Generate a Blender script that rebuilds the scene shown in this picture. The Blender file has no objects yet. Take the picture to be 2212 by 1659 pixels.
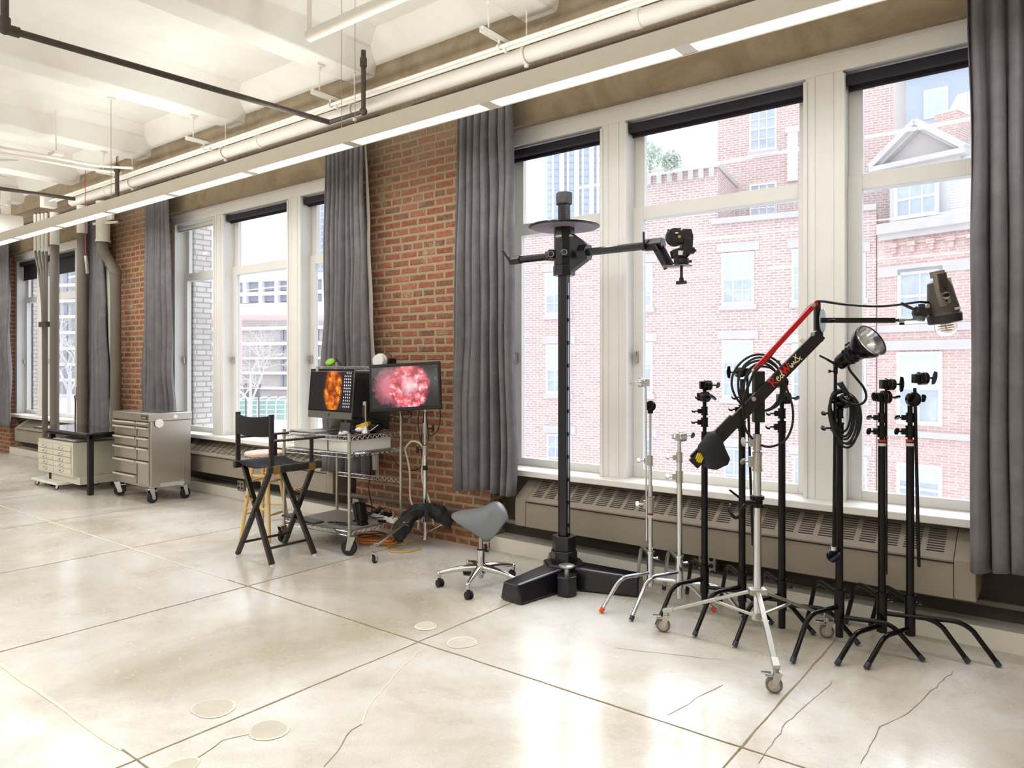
import bpy, bmesh, math, random
from mathutils import Vector, Matrix, noise
random.seed(7)
S=bpy.context.scene; COL=S.collection
PI=math.pi
# ---------------------------------------------------------------- camera geometry (measured from the photograph)
FP=1579.; CX=1106.; HY=789.; CH=1.5
TH=math.radians(52.2)
FW=Vector((-math.cos(TH),math.sin(TH),0)); RT=Vector((math.sin(TH),math.cos(TH),0)); UP=Vector((0,0,1))
def ray(px,py): return FW+RT*((px-CX)/FP)+UP*((HY-py)/FP)
def G(px,py,z=0.):
    r=ray(px,py); t=(z-CH)/r.z; return Vector((r.x*t,r.y*t,z))
def W(px,py,Y):
    r=ray(px,py); t=Y/r.y; return Vector((r.x*t,Y,CH+r.z*t))
def D(px,py,t):
    r=ray(px,py); return Vector((r.x*t,r.y*t,CH+r.z*t))
def XW(px,Y): return W(px,HY,Y).x
def ZD(py,t): return CH+(HY-py)/FP*t
def V(*a): return Vector(a)
# ---------------------------------------------------------------- materials
def lin(h):
    if isinstance(h,str):
        h=h.lstrip('#'); c=[int(h[i:i+2],16)/255 for i in (0,2,4)]
    else: c=list(h)
    return tuple((x/12.92 if x<=.04045 else ((x+.055)/1.055)**2.4) for x in c)+(1,)
class NT:
    def __init__(s,m): s.t=m.node_tree; s.n=s.t.nodes; s.l=s.t.links
    def new(s,ty,**k):
        n=s.n.new(ty)
        for a,b in k.items():
            if a.startswith('i_'):
                key=a[2:]; key=int(key) if key.isdigit() else key.replace('_',' ')
                n.inputs[key].default_value=b
            else: setattr(n,a,b)
        return n
    def link(s,a,b): s.l.new(a,b)
    def math(s,op,a,b=None,c=None):
        n=s.n.new('ShaderNodeMath'); n.operation=op
        for i,x in enumerate((a,b,c)):
            if x is None: continue
            if isinstance(x,(int,float)): n.inputs[i].default_value=x
            else: s.l.new(x,n.inputs[i])
        return n.outputs[0]
    def mix(s,f,a,b,bt='MIX'):
        n=s.n.new('ShaderNodeMix'); n.data_type='RGBA'; n.blend_type=bt
        for i,x in ((0,f),(6,a),(7,b)):
            if isinstance(x,(int,float)): n.inputs[i].default_value=x
            elif isinstance(x,tuple): n.inputs[i].default_value=x
            else: s.l.new(x,n.inputs[i])
        return n.outputs[2]
    def noise(s,vec,scale,detail=3,rough=.5,dist=0.):
        n=s.new('ShaderNodeTexNoise'); n.inputs['Scale'].default_value=scale; n.inputs['Detail'].default_value=detail
        n.inputs['Roughness'].default_value=rough; n.inputs['Distortion'].default_value=dist
        if vec is not None: s.l.new(vec,n.inputs['Vector'])
        return n
    def ramp(s,f,stops):
        n=s.n.new('ShaderNodeValToRGB'); e=n.color_ramp.elements
        while len(e)<len(stops): e.new(.5)
        for x,(p,c) in zip(e,stops):
            x.position=p; x.color=c if isinstance(c,tuple) else (c,c,c,1)
        s.l.new(f,n.inputs[0]); return n
def base_mat(name):
    m=bpy.data.materials.new(name); m.use_nodes=True
    return m,NT(m),m.node_tree.nodes['Principled BSDF']
MC={}
def mat(name,color='#808080',rough=.5,metal=0.,var=.08,scale=12.,bump=0.,bscale=60.,emit=None,estr=0.,trans=0.,ior=1.45,sheen=0.,coat=0.,alpha=1.,stretch=None):
    if name in MC: return MC[name]
    m,t,p=base_mat(name)
    tc=t.new('ShaderNodeTexCoord'); vec=tc.outputs['Object']
    if stretch:
        mp=t.new('ShaderNodeMapping'); mp.inputs['Scale'].default_value=stretch; t.link(vec,mp.inputs[0]); vec=mp.outputs[0]
    c=lin(color)
    if var>0:
        n=t.noise(vec,scale,4,.6)
        a=tuple(min(1,x*(1+var)) for x in c[:3])+(1,); b=tuple(x*(1-var) for x in c[:3])+(1,)
        t.link(t.ramp(n.outputs[0],[(.3,b),(.7,a)]).outputs[0],p.inputs['Base Color'])
    else: p.inputs['Base Color'].default_value=c
    p.inputs['Roughness'].default_value=rough; p.inputs['Metallic'].default_value=metal
    if bump>0:
        n=t.noise(vec,bscale,4,.6); b=t.new('ShaderNodeBump'); b.inputs['Strength'].default_value=bump; b.inputs['Distance'].default_value=.01
        t.link(n.outputs[0],b.inputs['Height']); t.link(b.outputs[0],p.inputs['Normal'])
    if emit: p.inputs['Emission Color'].default_value=lin(emit); p.inputs['Emission Strength'].default_value=estr
    p.inputs['Transmission Weight'].default_value=trans; p.inputs['IOR'].default_value=ior
    p.inputs['Sheen Weight'].default_value=sheen; p.inputs['Coat Weight'].default_value=coat; p.inputs['Alpha'].default_value=alpha
    MC[name]=m; return m
def glass_mat(name='window_glass',refl=.06):
    if name in MC: return MC[name]
    m,t,p=base_mat(name); t.n.remove(p); o=t.n['Material Output']
    tr=t.new('ShaderNodeBsdfTransparent'); tr.inputs[0].default_value=(.97,.985,1,1)
    gl=t.new('ShaderNodeBsdfGlossy'); gl.inputs['Roughness'].default_value=.02
    fr=t.new('ShaderNodeFresnel'); fr.inputs[0].default_value=1.35
    mx=t.new('ShaderNodeMixShader'); t.link(t.math('MULTIPLY',fr.outputs[0],1.0),mx.inputs[0]); t.link(tr.outputs[0],mx.inputs[1]); t.link(gl.outputs[0],mx.inputs[2])
    t.link(mx.outputs[0],o.inputs[0]); MC[name]=m; return m
def brick_mat(name,cols,mortar,bw=.213,bh=.068,mort=.012,wear=.5,rough=.9,bumpk=.6,topgrey=None,dist=.012,offset=.5,soft=.3,wearcol=None,plane='xz'):
    if name in MC: return MC[name]
    m,t,p=base_mat(name)
    geo=t.new('ShaderNodeNewGeometry'); sp=t.new('ShaderNodeSeparateXYZ'); t.link(geo.outputs['Position'],sp.inputs[0])
    h=t.math('ADD',sp.outputs[0],sp.outputs[1])
    if plane=='fac':
        h=t.math('ADD',t.math('MULTIPLY',sp.outputs[0],RT.x),t.math('MULTIPLY',sp.outputs[1],RT.y))
    cb=t.new('ShaderNodeCombineXYZ'); t.link(h,cb.inputs[0]); t.link(sp.outputs[2],cb.inputs[1])
    nd=t.noise(cb.outputs[0],5.,3,.6)
    va=t.new('ShaderNodeVectorMath',operation='MULTIPLY_ADD'); t.link(nd.outputs['Color'],va.inputs[0]); va.inputs[1].default_value=(dist*2,dist,0); t.link(cb.outputs[0],va.inputs[2])
    nd2=t.noise(cb.outputs[0],38.,3,.6)
    vb=t.new('ShaderNodeVectorMath',operation='MULTIPLY_ADD'); t.link(nd2.outputs['Color'],vb.inputs[0]); vb.inputs[1].default_value=(dist*.9,dist*.9,0); t.link(va.outputs[0],vb.inputs[2])
    br=t.new('ShaderNodeTexBrick'); t.link(vb.outputs[0],br.inputs[0])
    br.inputs['Scale'].default_value=1; br.inputs['Brick Width'].default_value=bw; br.inputs['Row Height'].default_value=bh
    br.inputs['Mortar Size'].default_value=mort; br.inputs['Mortar Smooth'].default_value=soft; br.offset=offset; br.squash=.62; br.squash_frequency=6
    br.inputs['Color1'].default_value=(0,0,0,1); br.inputs['Color2'].default_value=(1,1,1,1); br.inputs['Mortar'].default_value=(.5,.5,.5,1); br.inputs['Bias'].default_value=0
    k=len(cols); cr=t.ramp(br.outputs['Color'],[(i/(k-1),lin(c)) for i,c in enumerate(cols)])
    n3=t.noise(cb.outputs[0],26.,5,.7)
    col=t.mix(t.ramp(n3.outputs[0],[(.35,0.),(.75,.5)]).outputs[0],cr.outputs[0],lin(mortar),'MIX')
    wn=t.noise(cb.outputs[0],3.2,6,.75,.4)
    wm=t.ramp(wn.outputs[0],[(.56,0.),(.70,wear)]).outputs[0]
    col=t.mix(wm,col,lin(wearcol or mortar))
    mn=t.noise(cb.outputs[0],60.,4,.7)
    mcol=t.mix(mn.outputs[0],tuple(x*.72 for x in lin(mortar)[:3])+(1,),tuple(min(1,x*1.15) for x in lin(mortar)[:3])+(1,))
    col=t.mix(br.outputs['Fac'],col,mcol)
    if topgrey:
        z0,z1,tc_,f=topgrey
        mr=t.new('ShaderNodeMapRange'); mr.inputs[1].default_value=z0; mr.inputs[2].default_value=z1
        zz=t.math('ADD',sp.outputs[2],t.math('MULTIPLY',t.math('SUBTRACT',wn.outputs[0],.5),1.6)); t.link(zz,mr.inputs[0])
        col=t.mix(t.math('MULTIPLY',mr.outputs[0],f),col,lin(tc_))
    t.link(col,p.inputs['Base Color']); p.inputs['Roughness'].default_value=rough; p.inputs['Specular IOR Level'].default_value=.25
    hh=t.math('ADD',t.math('MULTIPLY',t.math('SUBTRACT',1.,br.outputs['Fac']),1.),t.math('MULTIPLY',n3.outputs[0],.5))
    b=t.new('ShaderNodeBump'); b.inputs['Strength'].default_value=bumpk; b.inputs['Distance'].default_value=.012; t.link(hh,b.inputs['Height']); t.link(b.outputs[0],p.inputs['Normal'])
    MC[name]=m; return m
def mottled(name,cols,scale=2.,rough=.8,bump=.3,bscale=30.,detail=8,dist=.6,metal=0.,stretch=None):
    if name in MC: return MC[name]
    m,t,p=base_mat(name); tc=t.new('ShaderNodeTexCoord'); vec=tc.outputs['Object']
    if stretch:
        mp=t.new('ShaderNodeMapping'); mp.inputs['Scale'].default_value=stretch; t.link(vec,mp.inputs[0]); vec=mp.outputs[0]
    n=t.noise(vec,scale,detail,.65,dist); k=len(cols)
    r=t.ramp(n.outputs[0],[(.25+.5*i/(k-1),lin(c)) for i,c in enumerate(cols)])
    t.link(r.outputs[0],p.inputs['Base Color']); p.inputs['Roughness'].default_value=rough; p.inputs['Metallic'].default_value=metal
    if bump:
        n2=t.noise(vec,bscale,5,.7); b=t.new('ShaderNodeBump'); b.inputs['Strength'].default_value=bump; b.inputs['Distance'].default_value=.01
        t.link(n2.outputs[0],b.inputs['Height']); t.link(b.outputs[0],p.inputs['Normal'])
    MC[name]=m; return m
# ---------------------------------------------------------------- mesh building
ORG={}
class MB:
    def __init__(s): s.v=[]; s.f=[]; s.mi=[]; s.cm=0; s.uvf={}
    def add(s,vs,fs):
        o=len(s.v); s.v+=[Vector(x) for x in vs]
        for f in fs: s.f.append([o+i for i in f]); s.mi.append(s.cm)
        return s
    def box(s,x0,x1,y0,y1,z0,z1):
        if x0>x1:x0,x1=x1,x0
        if y0>y1:y0,y1=y1,y0
        if z0>z1:z0,z1=z1,z0
        return s.add([(x0,y0,z0),(x1,y0,z0),(x1,y1,z0),(x0,y1,z0),(x0,y0,z1),(x1,y0,z1),(x1,y1,z1),(x0,y1,z1)],
          [(0,3,2,1),(4,5,6,7),(0,1,5,4),(1,2,6,5),(2,3,7,6),(3,0,4,7)])
    def obox(s,c,a,b,d):
        c=Vector(c);a=Vector(a);b=Vector(b);d=Vector(d)
        if a.cross(b).dot(d)<0: a=-a
        return s.add([c-a-b-d,c+a-b-d,c+a+b-d,c-a+b-d,c-a-b+d,c+a-b+d,c+a+b+d,c-a+b+d],
          [(0,3,2,1),(4,5,6,7),(0,1,5,4),(1,2,6,5),(2,3,7,6),(3,0,4,7)])
    def bar(s,p,q,w,h,up=(0,0,1)):
        p=Vector(p);q=Vector(q);d=(q-p); L=d.length; d.normalize(); up=Vector(up)
        sd=d.cross(up)
        if sd.length<1e-4: sd=d.cross(Vector((1,0,0)))
        sd.normalize(); u=sd.cross(d)
        return s.obox((p+q)/2,d*L/2,sd*w/2,u*h/2)
    def fr(s,d):
        d=Vector(d).normalized(); a=Vector((0,0,1)) if abs(d.z)<.95 else Vector((1,0,0))
        u=d.cross(a).normalized(); return d,u,d.cross(u)
    def lathe(s,prof,c,axis=(0,0,1),n=20,cap=True):
        d,u,w=s.fr(axis); c=Vector(c); vs=[];fs=[]
        for r,h in prof:
            for i in range(n):
                a=2*PI*i/n; vs.append(c+d*h+(u*math.cos(a)+w*math.sin(a))*max(r,1e-5))
        for j in range(len(prof)-1):
            for i in range(n):
                k=(i+1)%n; fs.append((j*n+i,(j+1)*n+i,(j+1)*n+k,j*n+k))
        if cap:
            fs.append(tuple(range(n))); fs.append(tuple(reversed(range((len(prof)-1)*n,len(prof)*n))))
        return s.add(vs,fs)
    def cyl(s,p,q,r,r2=None,n=14,cap=True):
        p=Vector(p);q=Vector(q); return s.lathe([(r,0),(r if r2 is None else r2,(q-p).length)],p,q-p,n,cap)
    def tube(s,pts,r,n=8,sm=0,closed=False):
        P=[Vector(p) for p in pts]
        if sm:
            Q=[]; N=len(P)
            for i in range(N-1 if not closed else N):
                a=P[(i-1)%N] if (closed or i>0) else P[i]; b=P[i]; c=P[(i+1)%N]; d=P[(i+2)%N] if (closed or i+2<N) else c
                for k in range(sm):
                    t=k/sm; Q.append(.5*((2*b)+(-a+c)*t+(2*a-5*b+4*c-d)*t*t+(-a+3*b-3*c+d)*t**3))
            if not closed: Q.append(P[-1])
            P=Q
        N=len(P); rr=r if isinstance(r,(list,tuple)) else None
        vs=[];fs=[]; pu=None
        for i in range(N):
            a=P[(i-1)%N] if (closed or i>0) else P[i]; b=P[(i+1)%N] if (closed or i<N-1) else P[i]
            d=(b-a)
            if d.length<1e-9: d=Vector((0,0,1))
            d.normalize()
            if pu is None: _,u,w=s.fr(d)
            else:
                u=pu-d*pu.dot(d)
                if u.length<1e-6: _,u,w=s.fr(d)
                u.normalize()
            w=d.cross(u); pu=u
            R=rr[min(i*len(rr)//N,len(rr)-1)] if rr else r
            for k in range(n):
                an=2*PI*k/n; vs.append(P[i]+(u*math.cos(an)+w*math.sin(an))*R)
        M=N if closed else N-1
        for i in range(M):
            j=(i+1)%N
            for k in range(n):
                l=(k+1)%n; fs.append((i*n+k,i*n+l,j*n+l,j*n+k))
        if not closed: fs.append(tuple(reversed(range(n)))); fs.append(tuple(range((N-1)*n,N*n)))
        return s.add(vs,fs)
    def prism(s,poly,o,u,v,w,d):
        # polygon (a,b) in the plane o+a*u+b*v, pushed d along w
        o=Vector(o);u=Vector(u);v=Vector(v);w=Vector(w); n=len(poly)
        vs=[o+u*a+v*b for a,b in poly]+[o+u*a+v*b+w*d for a,b in poly]
        A=sum(poly[i][0]*poly[(i+1)%n][1]-poly[(i+1)%n][0]*poly[i][1] for i in range(n))
        fl=(A*u.cross(v).dot(w)*d)>0
        b=list(range(n)); t=list(range(n,2*n))
        fs=[tuple(reversed(b)) if fl else tuple(b), tuple(t) if fl else tuple(reversed(t))]
        for i in range(n):
            j=(i+1)%n; q=(i,j,n+j,n+i); fs.append(q if fl else tuple(reversed(q)))
        return s.add(vs,fs)
    def sph(s,c,r,sc=(1,1,1),n=14,m=9,ax=None):
        c=Vector(c); prof=[]; M=Matrix.Identity(3) if ax is None else ax
        vs=[];fs=[]
        for j in range(m+1):
            ph=PI*j/m
            for i in range(n):
                a=2*PI*i/n; x=Vector((math.sin(ph)*math.cos(a)*sc[0],math.sin(ph)*math.sin(a)*sc[1],math.cos(ph)*sc[2]))*r
                vs.append(c+M@x)
        for j in range(m):
            for i in range(n):
                k=(i+1)%n; fs.append((j*n+i,(j+1)*n+i,(j+1)*n+k,j*n+k))
        return s.add(vs,fs)
    def grid(s,fn,nu,nv):
        vs=[fn(i/nu,j/nv) for j in range(nv+1) for i in range(nu+1)]
        fs=[(j*(nu+1)+i,j*(nu+1)+i+1,(j+1)*(nu+1)+i+1,(j+1)*(nu+1)+i) for j in range(nv) for i in range(nu)]
        return s.add(vs,fs)
    def quad(s,a,b,c,d):
        k=len(s.f); s.add([a,b,c,d],[(0,1,2,3)]); s.uvf[k]=[(0,0),(1,0),(1,1),(0,1)]; return s
    def build(s,name,mats,parent=None,bevel=0.,ang=35,solid=0.,sub=0,kind=None,label=None):
        me=bpy.data.meshes.new(name)
        if parent is not None: o=ORG[parent.name]
        else:
            xs=[v.x for v in s.v]; ys=[v.y for v in s.v]
            o=Vector(((min(xs)+max(xs))/2,(min(ys)+max(ys))/2,min(v.z for v in s.v)))
        me.from_pydata([v-o for v in s.v],[],s.f)
        if not isinstance(mats,(list,tuple)): mats=[mats]
        for m in mats: me.materials.append(m)
        for p,k in zip(me.polygons,s.mi): p.material_index=min(k,len(mats)-1)
        if s.uvf:
            uv=me.uv_layers.new(name='UVMap')
            for k,u in s.uvf.items():
                for li,c in zip(me.polygons[k].loop_indices,u): uv.data[li].uv=c
        me.validate(); me.update()
        me.shade_smooth(); me.set_sharp_from_angle(angle=math.radians(ang))
        ob=bpy.data.objects.new(name,me); COL.objects.link(ob); ORG[ob.name]=o
        if parent is not None: ob.parent=parent
        else: ob.location=o
        if bevel:
            b=ob.modifiers.new('bev','BEVEL'); b.width=bevel; b.segments=2; b.limit_method='ANGLE'; b.angle_limit=math.radians(40)
        if solid:
            b=ob.modifiers.new('sol','SOLIDIFY'); b.thickness=solid
        if sub:
            b=ob.modifiers.new('sub','SUBSURF'); b.levels=sub; b.render_levels=sub
        if kind: ob['kind']=kind
        if label: ob['label']=label
        return ob
def thing(name,label,cat,loc=(0,0,0),group=None):
    o=bpy.data.objects.new(name,None); COL.objects.link(o); o.location=loc; o.empty_display_size=.05
    ORG[o.name]=Vector(loc); o['label']=label; o['category']=cat
    if group: o['group']=group
    return o
def tag(o,label,cat,group=None,kind=None):
    o['label']=label; o['category']=cat
    if group: o['group']=group
    if kind: o['kind']=kind
    return o
def struct(name,mb,m,parent=None,**k):
    return mb.build(name,m,parent,kind='structure' if parent is None else None,**k)
# ---------------------------------------------------------------- palette
M_ceil=mottled('ceiling_paint',['#d8d5cc','#e1dfd8','#e9e7e1'],1.3,.85,.35,9.)
M_white=mat('white_paint','#e4e2df',.45,var=.03,scale=3.)
M_sill=mat('sill_paint','#e6e4e0',.4,var=.02)
M_base=mat('baseboard_paint','#e0dcd2',.5,var=.03)
M_brick=brick_mat('interior_brick',['#783c2f','#8c4736','#a05845','#6e4340','#96503f','#83402f'],'#ab9678',bw=.215,bh=.0705,mort=.0165,wear=.9,dist=.016,topgrey=(2.95,3.9,'#8f836f',.85),wearcol='#b3a086',soft=.5)
M_extb=brick_mat('pale_outer_brick',['#e9e2dc','#f1ebe6','#ded6d0'],'#c4bcb6',bw=.213,bh=.068,mort=.010,wear=.2,dist=.002)
M_conc=mottled('raw_concrete',['#6b5a47','#85735c','#998870','#7c6a53'],1.6,.85,.5,18.,10,1.2)
M_niche=mottled('niche_grey_paint',['#3d3832','#4a443d','#57504a'],3.,.75,.3,20.)
M_conv=mottled('convector_paint',['#857b6e','#8d8376','#958b7e'],1.2,.5,.05,30.)
M_slot=mat('dark_slot','#2a2521',.9,var=0)
M_wpipe=mat('white_pipe_paint','#e2ded6',.5,var=.04,scale=4.)
M_gpipe=mat('grey_pipe_paint','#6a6259',.55,var=.06,scale=4.)
M_iron=mat('dark_iron_pipe','#4a423c',.5,metal=.3,var=.2,scale=20.)
M_black=mat('black_metal','#151314',.35,metal=.2,var=.1)
M_blackm=mat('black_matte','#1b1819',.7,var=.1)
M_rub=mat('black_rubber','#222021',.75,var=.1)
M_chrome=mat('chrome','#d4d7dd',.14,metal=1.,var=.03)
M_steel=mat('brushed_steel','#a9a49d',.32,metal=1.,var=.06,scale=3.,stretch=(1,1,40))
M_alu=mat('cast_aluminium','#b9b6b0',.35,metal=.9,var=.06)
M_glass=glass_mat()
M_curt=mottled('grey_velvet',['#5e5b60','#6b686c','#7a777a'],6.,.75,.15,60.)
M_lining=mat('curtain_lining','#d9d3ca',.8,var=.04)
M_shade=mat('roller_shade_fabric','#2d2830',.8,var=.08,scale=200.)
M_out=mat('outlet_steel','#9c968c',.4,metal=.6,var=.05)
# ---------------------------------------------------------------- room shell
D0=4.6; YF=4.68; YG=4.82
X_L,X_R,Y_F=-21.,3.2,-5.2
def floor_mat():
    m,t,p=base_mat('polished_concrete'); tc=t.new('ShaderNodeTexCoord'); v=tc.outputs['Object']
    n1=t.noise(v,.55,8,.62,.8); n2=t.noise(v,2.6,8,.7,.5); n3=t.noise(v,240.,2,.5); n4=t.noise(v,34.,5,.7)
    c=t.ramp(n1.outputs[0],[(.34,lin('#bab09f')),(.47,lin('#d3cec5')),(.60,lin('#e5e3e0'))]).outputs[0]
    c=t.mix(t.ramp(n2.outputs[0],[(.48,0.),(.68,.5)]).outputs[0],c,lin('#b5a892'))
    c=t.mix(t.ramp(n4.outputs[0],[(.5,0.),(.8,.35)]).outputs[0],c,lin('#d8d0bf'))
    c=t.mix(t.ramp(n3.outputs[0],[(.56,0.),(.68,.5)]).outputs[0],c,lin('#9c9078'))
    # pale stone chips
    vo=t.new('ShaderNodeTexVoronoi'); vo.inputs['Scale'].default_value=26.; t.link(v,vo.inputs['Vector'])
    sp=t.noise(v,3.,3,.5)
    chip=t.math('MULTIPLY',t.math('LESS_THAN',vo.outputs['Distance'],.13),t.math('GREATER_THAN',sp.outputs[0],.54))
    c=t.mix(t.math('MULTIPLY',chip,.3),c,lin('#e0d9ca'))
    n5=t.noise(v,90.,3,.6); c=t.mix(t.ramp(n5.outputs[0],[(.60,0.),(.70,.4)]).outputs[0],c,lin('#e6e2da'))
    t.link(c,p.inputs['Base Color'])
    r=t.ramp(n2.outputs[0],[(.3,.16),(.75,.34)]).outputs[0]; t.link(r,p.inputs['Roughness'])
    p.inputs['Specular IOR Level'].default_value=.5; p.inputs['Coat Weight'].default_value=.25; p.inputs['Coat Roughness'].default_value=.12
    b=t.new('ShaderNodeBump'); b.inputs['Strength'].default_value=.08; b.inputs['Distance'].default_value=.01; t.link(n4.outputs[0],b.inputs['Height']); t.link(b.outputs[0],p.inputs['Normal'])
    return m
M_floor=floor_mat()
fl=struct('floor',MB().box(X_L,X_R,Y_F,4.98,-.2,0),M_floor)
M_joint=mat('joint_filler','#8f7f63',.8,var=.25,scale=30.); M_jwhite=mat('pale_joint_filler','#e6dfcb',.6,var=.05)
M_patch=mottled('patch_cement',['#c0baab','#c8c2b4','#cec9bc'],9.,.5,.1,40.)
def ribbon(pts,w,z=.0012,jit=0.,seg=.12):
    P=[]; 
    for a,b in zip(pts[:-1],pts[1:]):
        a=V(*a[:2],0);b=V(*b[:2],0);n=max(1,int((b-a).length/seg))
        for i in range(n): P.append(a.lerp(b,i/n))
    P.append(V(*pts[-1][:2],0)); mb=MB(); vs=[];fs=[]
    for i,p in enumerate(P):
        d=(P[min(i+1,len(P)-1)]-P[max(i-1,0)]).normalized(); s=V(-d.y,d.x,0)
        q=p+s*random.uniform(-jit,jit); ww=w*random.uniform(.6,1.3)
        vs+=[q-s*ww/2+V(0,0,z),q+s*ww/2+V(0,0,z)]
    for i in range(len(P)-1): fs.append((2*i,2*i+2,2*i+3,2*i+1))
    return mb.add(vs,fs)
for x in (-1.05,-2.83,-4.46,-6.14,-7.8,-9.5,.6): ribbon([(x,Y_F),(x,4.55)],.009,jit=.003).build('joint',M_joint,fl)
for y,x0,x1,m,w in ((2.82,-16,-4.7,M_jwhite,.012),(2.82,-4.7,2.5,M_joint,.008),(1.32,-12,-2.95,M_jwhite,.02),(1.32,-2.95,2.5,M_joint,.009),(-.3,-12,2.5,M_joint,.009)):
    ribbon([(x0,y),(x1,y)],w,z=.0016,jit=.003).build('joint',m,fl)
for c,wd,m in (([(910,1405),(860,1450),(800,1520),(780,1565)],.005,M_jwhite),([(780,1565),(745,1590),(740,1610),(700,1657)],.004,M_joint),([(1800,1470),(1700,1560),(1640,1650)],.003,M_joint),
    ([(400,1659),(480,1600),(545,1585)],.004,M_joint),([(1440,1545),(1470,1530),(1520,1500),(1560,1480)],.003,M_joint),([(2060,1450),(1960,1540),(1900,1570),(1860,1650)],.003,M_joint),([(1330,1400),(1480,1418),(1560,1425)],.003,M_joint)):
    ribbon([G(*p)[:2] for p in c],wd,z=.0018,jit=.006,seg=.05).build('crack',m,fl)
for px,py,r in ((460,1530,.085),(580,1577,.075),(998,1389,.075),(920,1352,.06),(395,1655,.05)):
    c=G(px,py); mb=MB(); N=28
    def rr(i,k): return k*(1+.06*math.sin(2*PI*i/N*2+px)+.04*math.sin(2*PI*i/N*3+py))
    mb.cm=1; vs=[c+V(0,0,.002)]+[c+V(math.cos(2*PI*i/N)*rr(i,r),math.sin(2*PI*i/N)*rr(i,r),.002) for i in range(N)]
    mb.add(vs,[(0,1+i,1+(i+1)%N) for i in range(N)])
    mb.cm=0; a=[];N2=N
    for i in range(N2): a+=[c+V(math.cos(2*PI*i/N)*rr(i,r),math.sin(2*PI*i/N)*rr(i,r),.0024),c+V(math.cos(2*PI*i/N)*(rr(i,r)+.004+.010*max(0,math.sin(2*PI*i/N+px))),math.sin(2*PI*i/N)*(rr(i,r)+.004+.010*max(0,math.sin(2*PI*i/N+px))),.0024)]
    mb.add(a,[(2*i,2*i+1,2*((i+1)%N)+1,2*((i+1)%N)) for i in range(N)])
    mb.build('cement_patch',[M_jwhite,M_patch],fl)
# openings in the window wall
OPEN=[(-14.41,-10.76),(-9.10,-5.45),(-3.79,-.14)]
Z0,Z1=.68,3.39
wb=MB()
xs=[X_L]+[x for o in OPEN for x in o]+[X_R]
for i in range(0,len(xs),2):
    wb.box(xs[i],xs[i+1],D0,4.92,0,4.62)
for a,b in OPEN: wb.box(a,b,D0,4.92,3.74,4.62)
wall=struct('wall_back',wb,M_brick)
lb=MB()
for a,b in OPEN: lb.box(a-.06,b+.06,D0-.006,4.91,Z1,3.74)
lb.build('lintel',M_conc,wall)
cb=MB(); cb.box(X_L,X_R,D0-.03,4.9,4.02,4.62); cb.build('slab_edge',mottled('slab_edge_concrete',['#86765f','#9c8c75','#b3a58e'],2.5,.85,.5,14.,8,1.),wall)
nb=MB()
for a,b in OPEN: nb.box(a,b,4.79,4.92,0,Z0-.03)
nb.build('recess_panel',M_niche,wall)
eb=MB()
for i in range(0,len(xs),2): eb.box(xs[i],xs[i+1]-(.25 if i==4 else 0),4.92,5.16,-6,9)
for a_ in (OPEN[0][0],OPEN[1][0]): eb.box(a_-.01,a_+.12,4.92,5.16,-6,9)
for a,b in OPEN: eb.box(a,b,4.92,5.16,-6,.62); eb.box(a,b,4.92,5.16,3.45,9)
eb.build('outer_brickwork',M_extb,wall)
for i,(a,b) in enumerate(OPEN):
    t_=struct('baseboard_back' if i==2 else ('baseboard_back_left' if i==0 else 'baseboard_back_middle'),MB().box(a,b,D0-.004,D0+.03,0,.112).box(a,b,D0+.03,4.79,.0,.105),[M_base])
# other walls, outside the photograph's field of view
M_wwall=mat('white_wall_paint','#ded8ca',.8,var=.03,scale=2.)
struct('wall_left',MB().box(X_L-.2,X_L,Y_F-.2,4.9,-.2,4.7),M_wwall)
struct('wall_right',MB().box(X_R,X_R+.2,Y_F-.2,4.9,-.2,4.7),M_wwall)
struct('wall_front',MB().box(X_L,X_R,Y_F-.2,Y_F,-.2,4.7),M_wwall)
# ceiling slab with tapered ribs
ce=MB().box(X_L,X_R,Y_F,4.92,4.5,4.7)
ZB=4.17
for k in range(-7,4):
    xr=-5.16+2.13*k
    if k==1: xr=-3.12
    c=xr-.15
    if c<X_L+.4 or c>X_R-.4: continue
    prof=[(c-.15,ZB),(c+.15,ZB),(c+.22,4.40),(c+.40,4.505),(c-.40,4.505),(c-.22,4.40)]
    ce.prism(prof,(0,Y_F,0),(1,0,0),(0,0,1),(0,1,0),D0-Y_F+.02)
ceil=struct('ceiling',ce,M_ceil,bevel=.015)
# haunch where slab meets the wall
hb=MB()
hb.prism([(D0+.01,4.22),(D0-.22,4.50),(D0+.01,4.52)],(X_L,0,0),(0,1,0),(0,0,1),(1,0,0),X_R-X_L)
hb.build('haunch',M_ceil,ceil)
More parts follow.
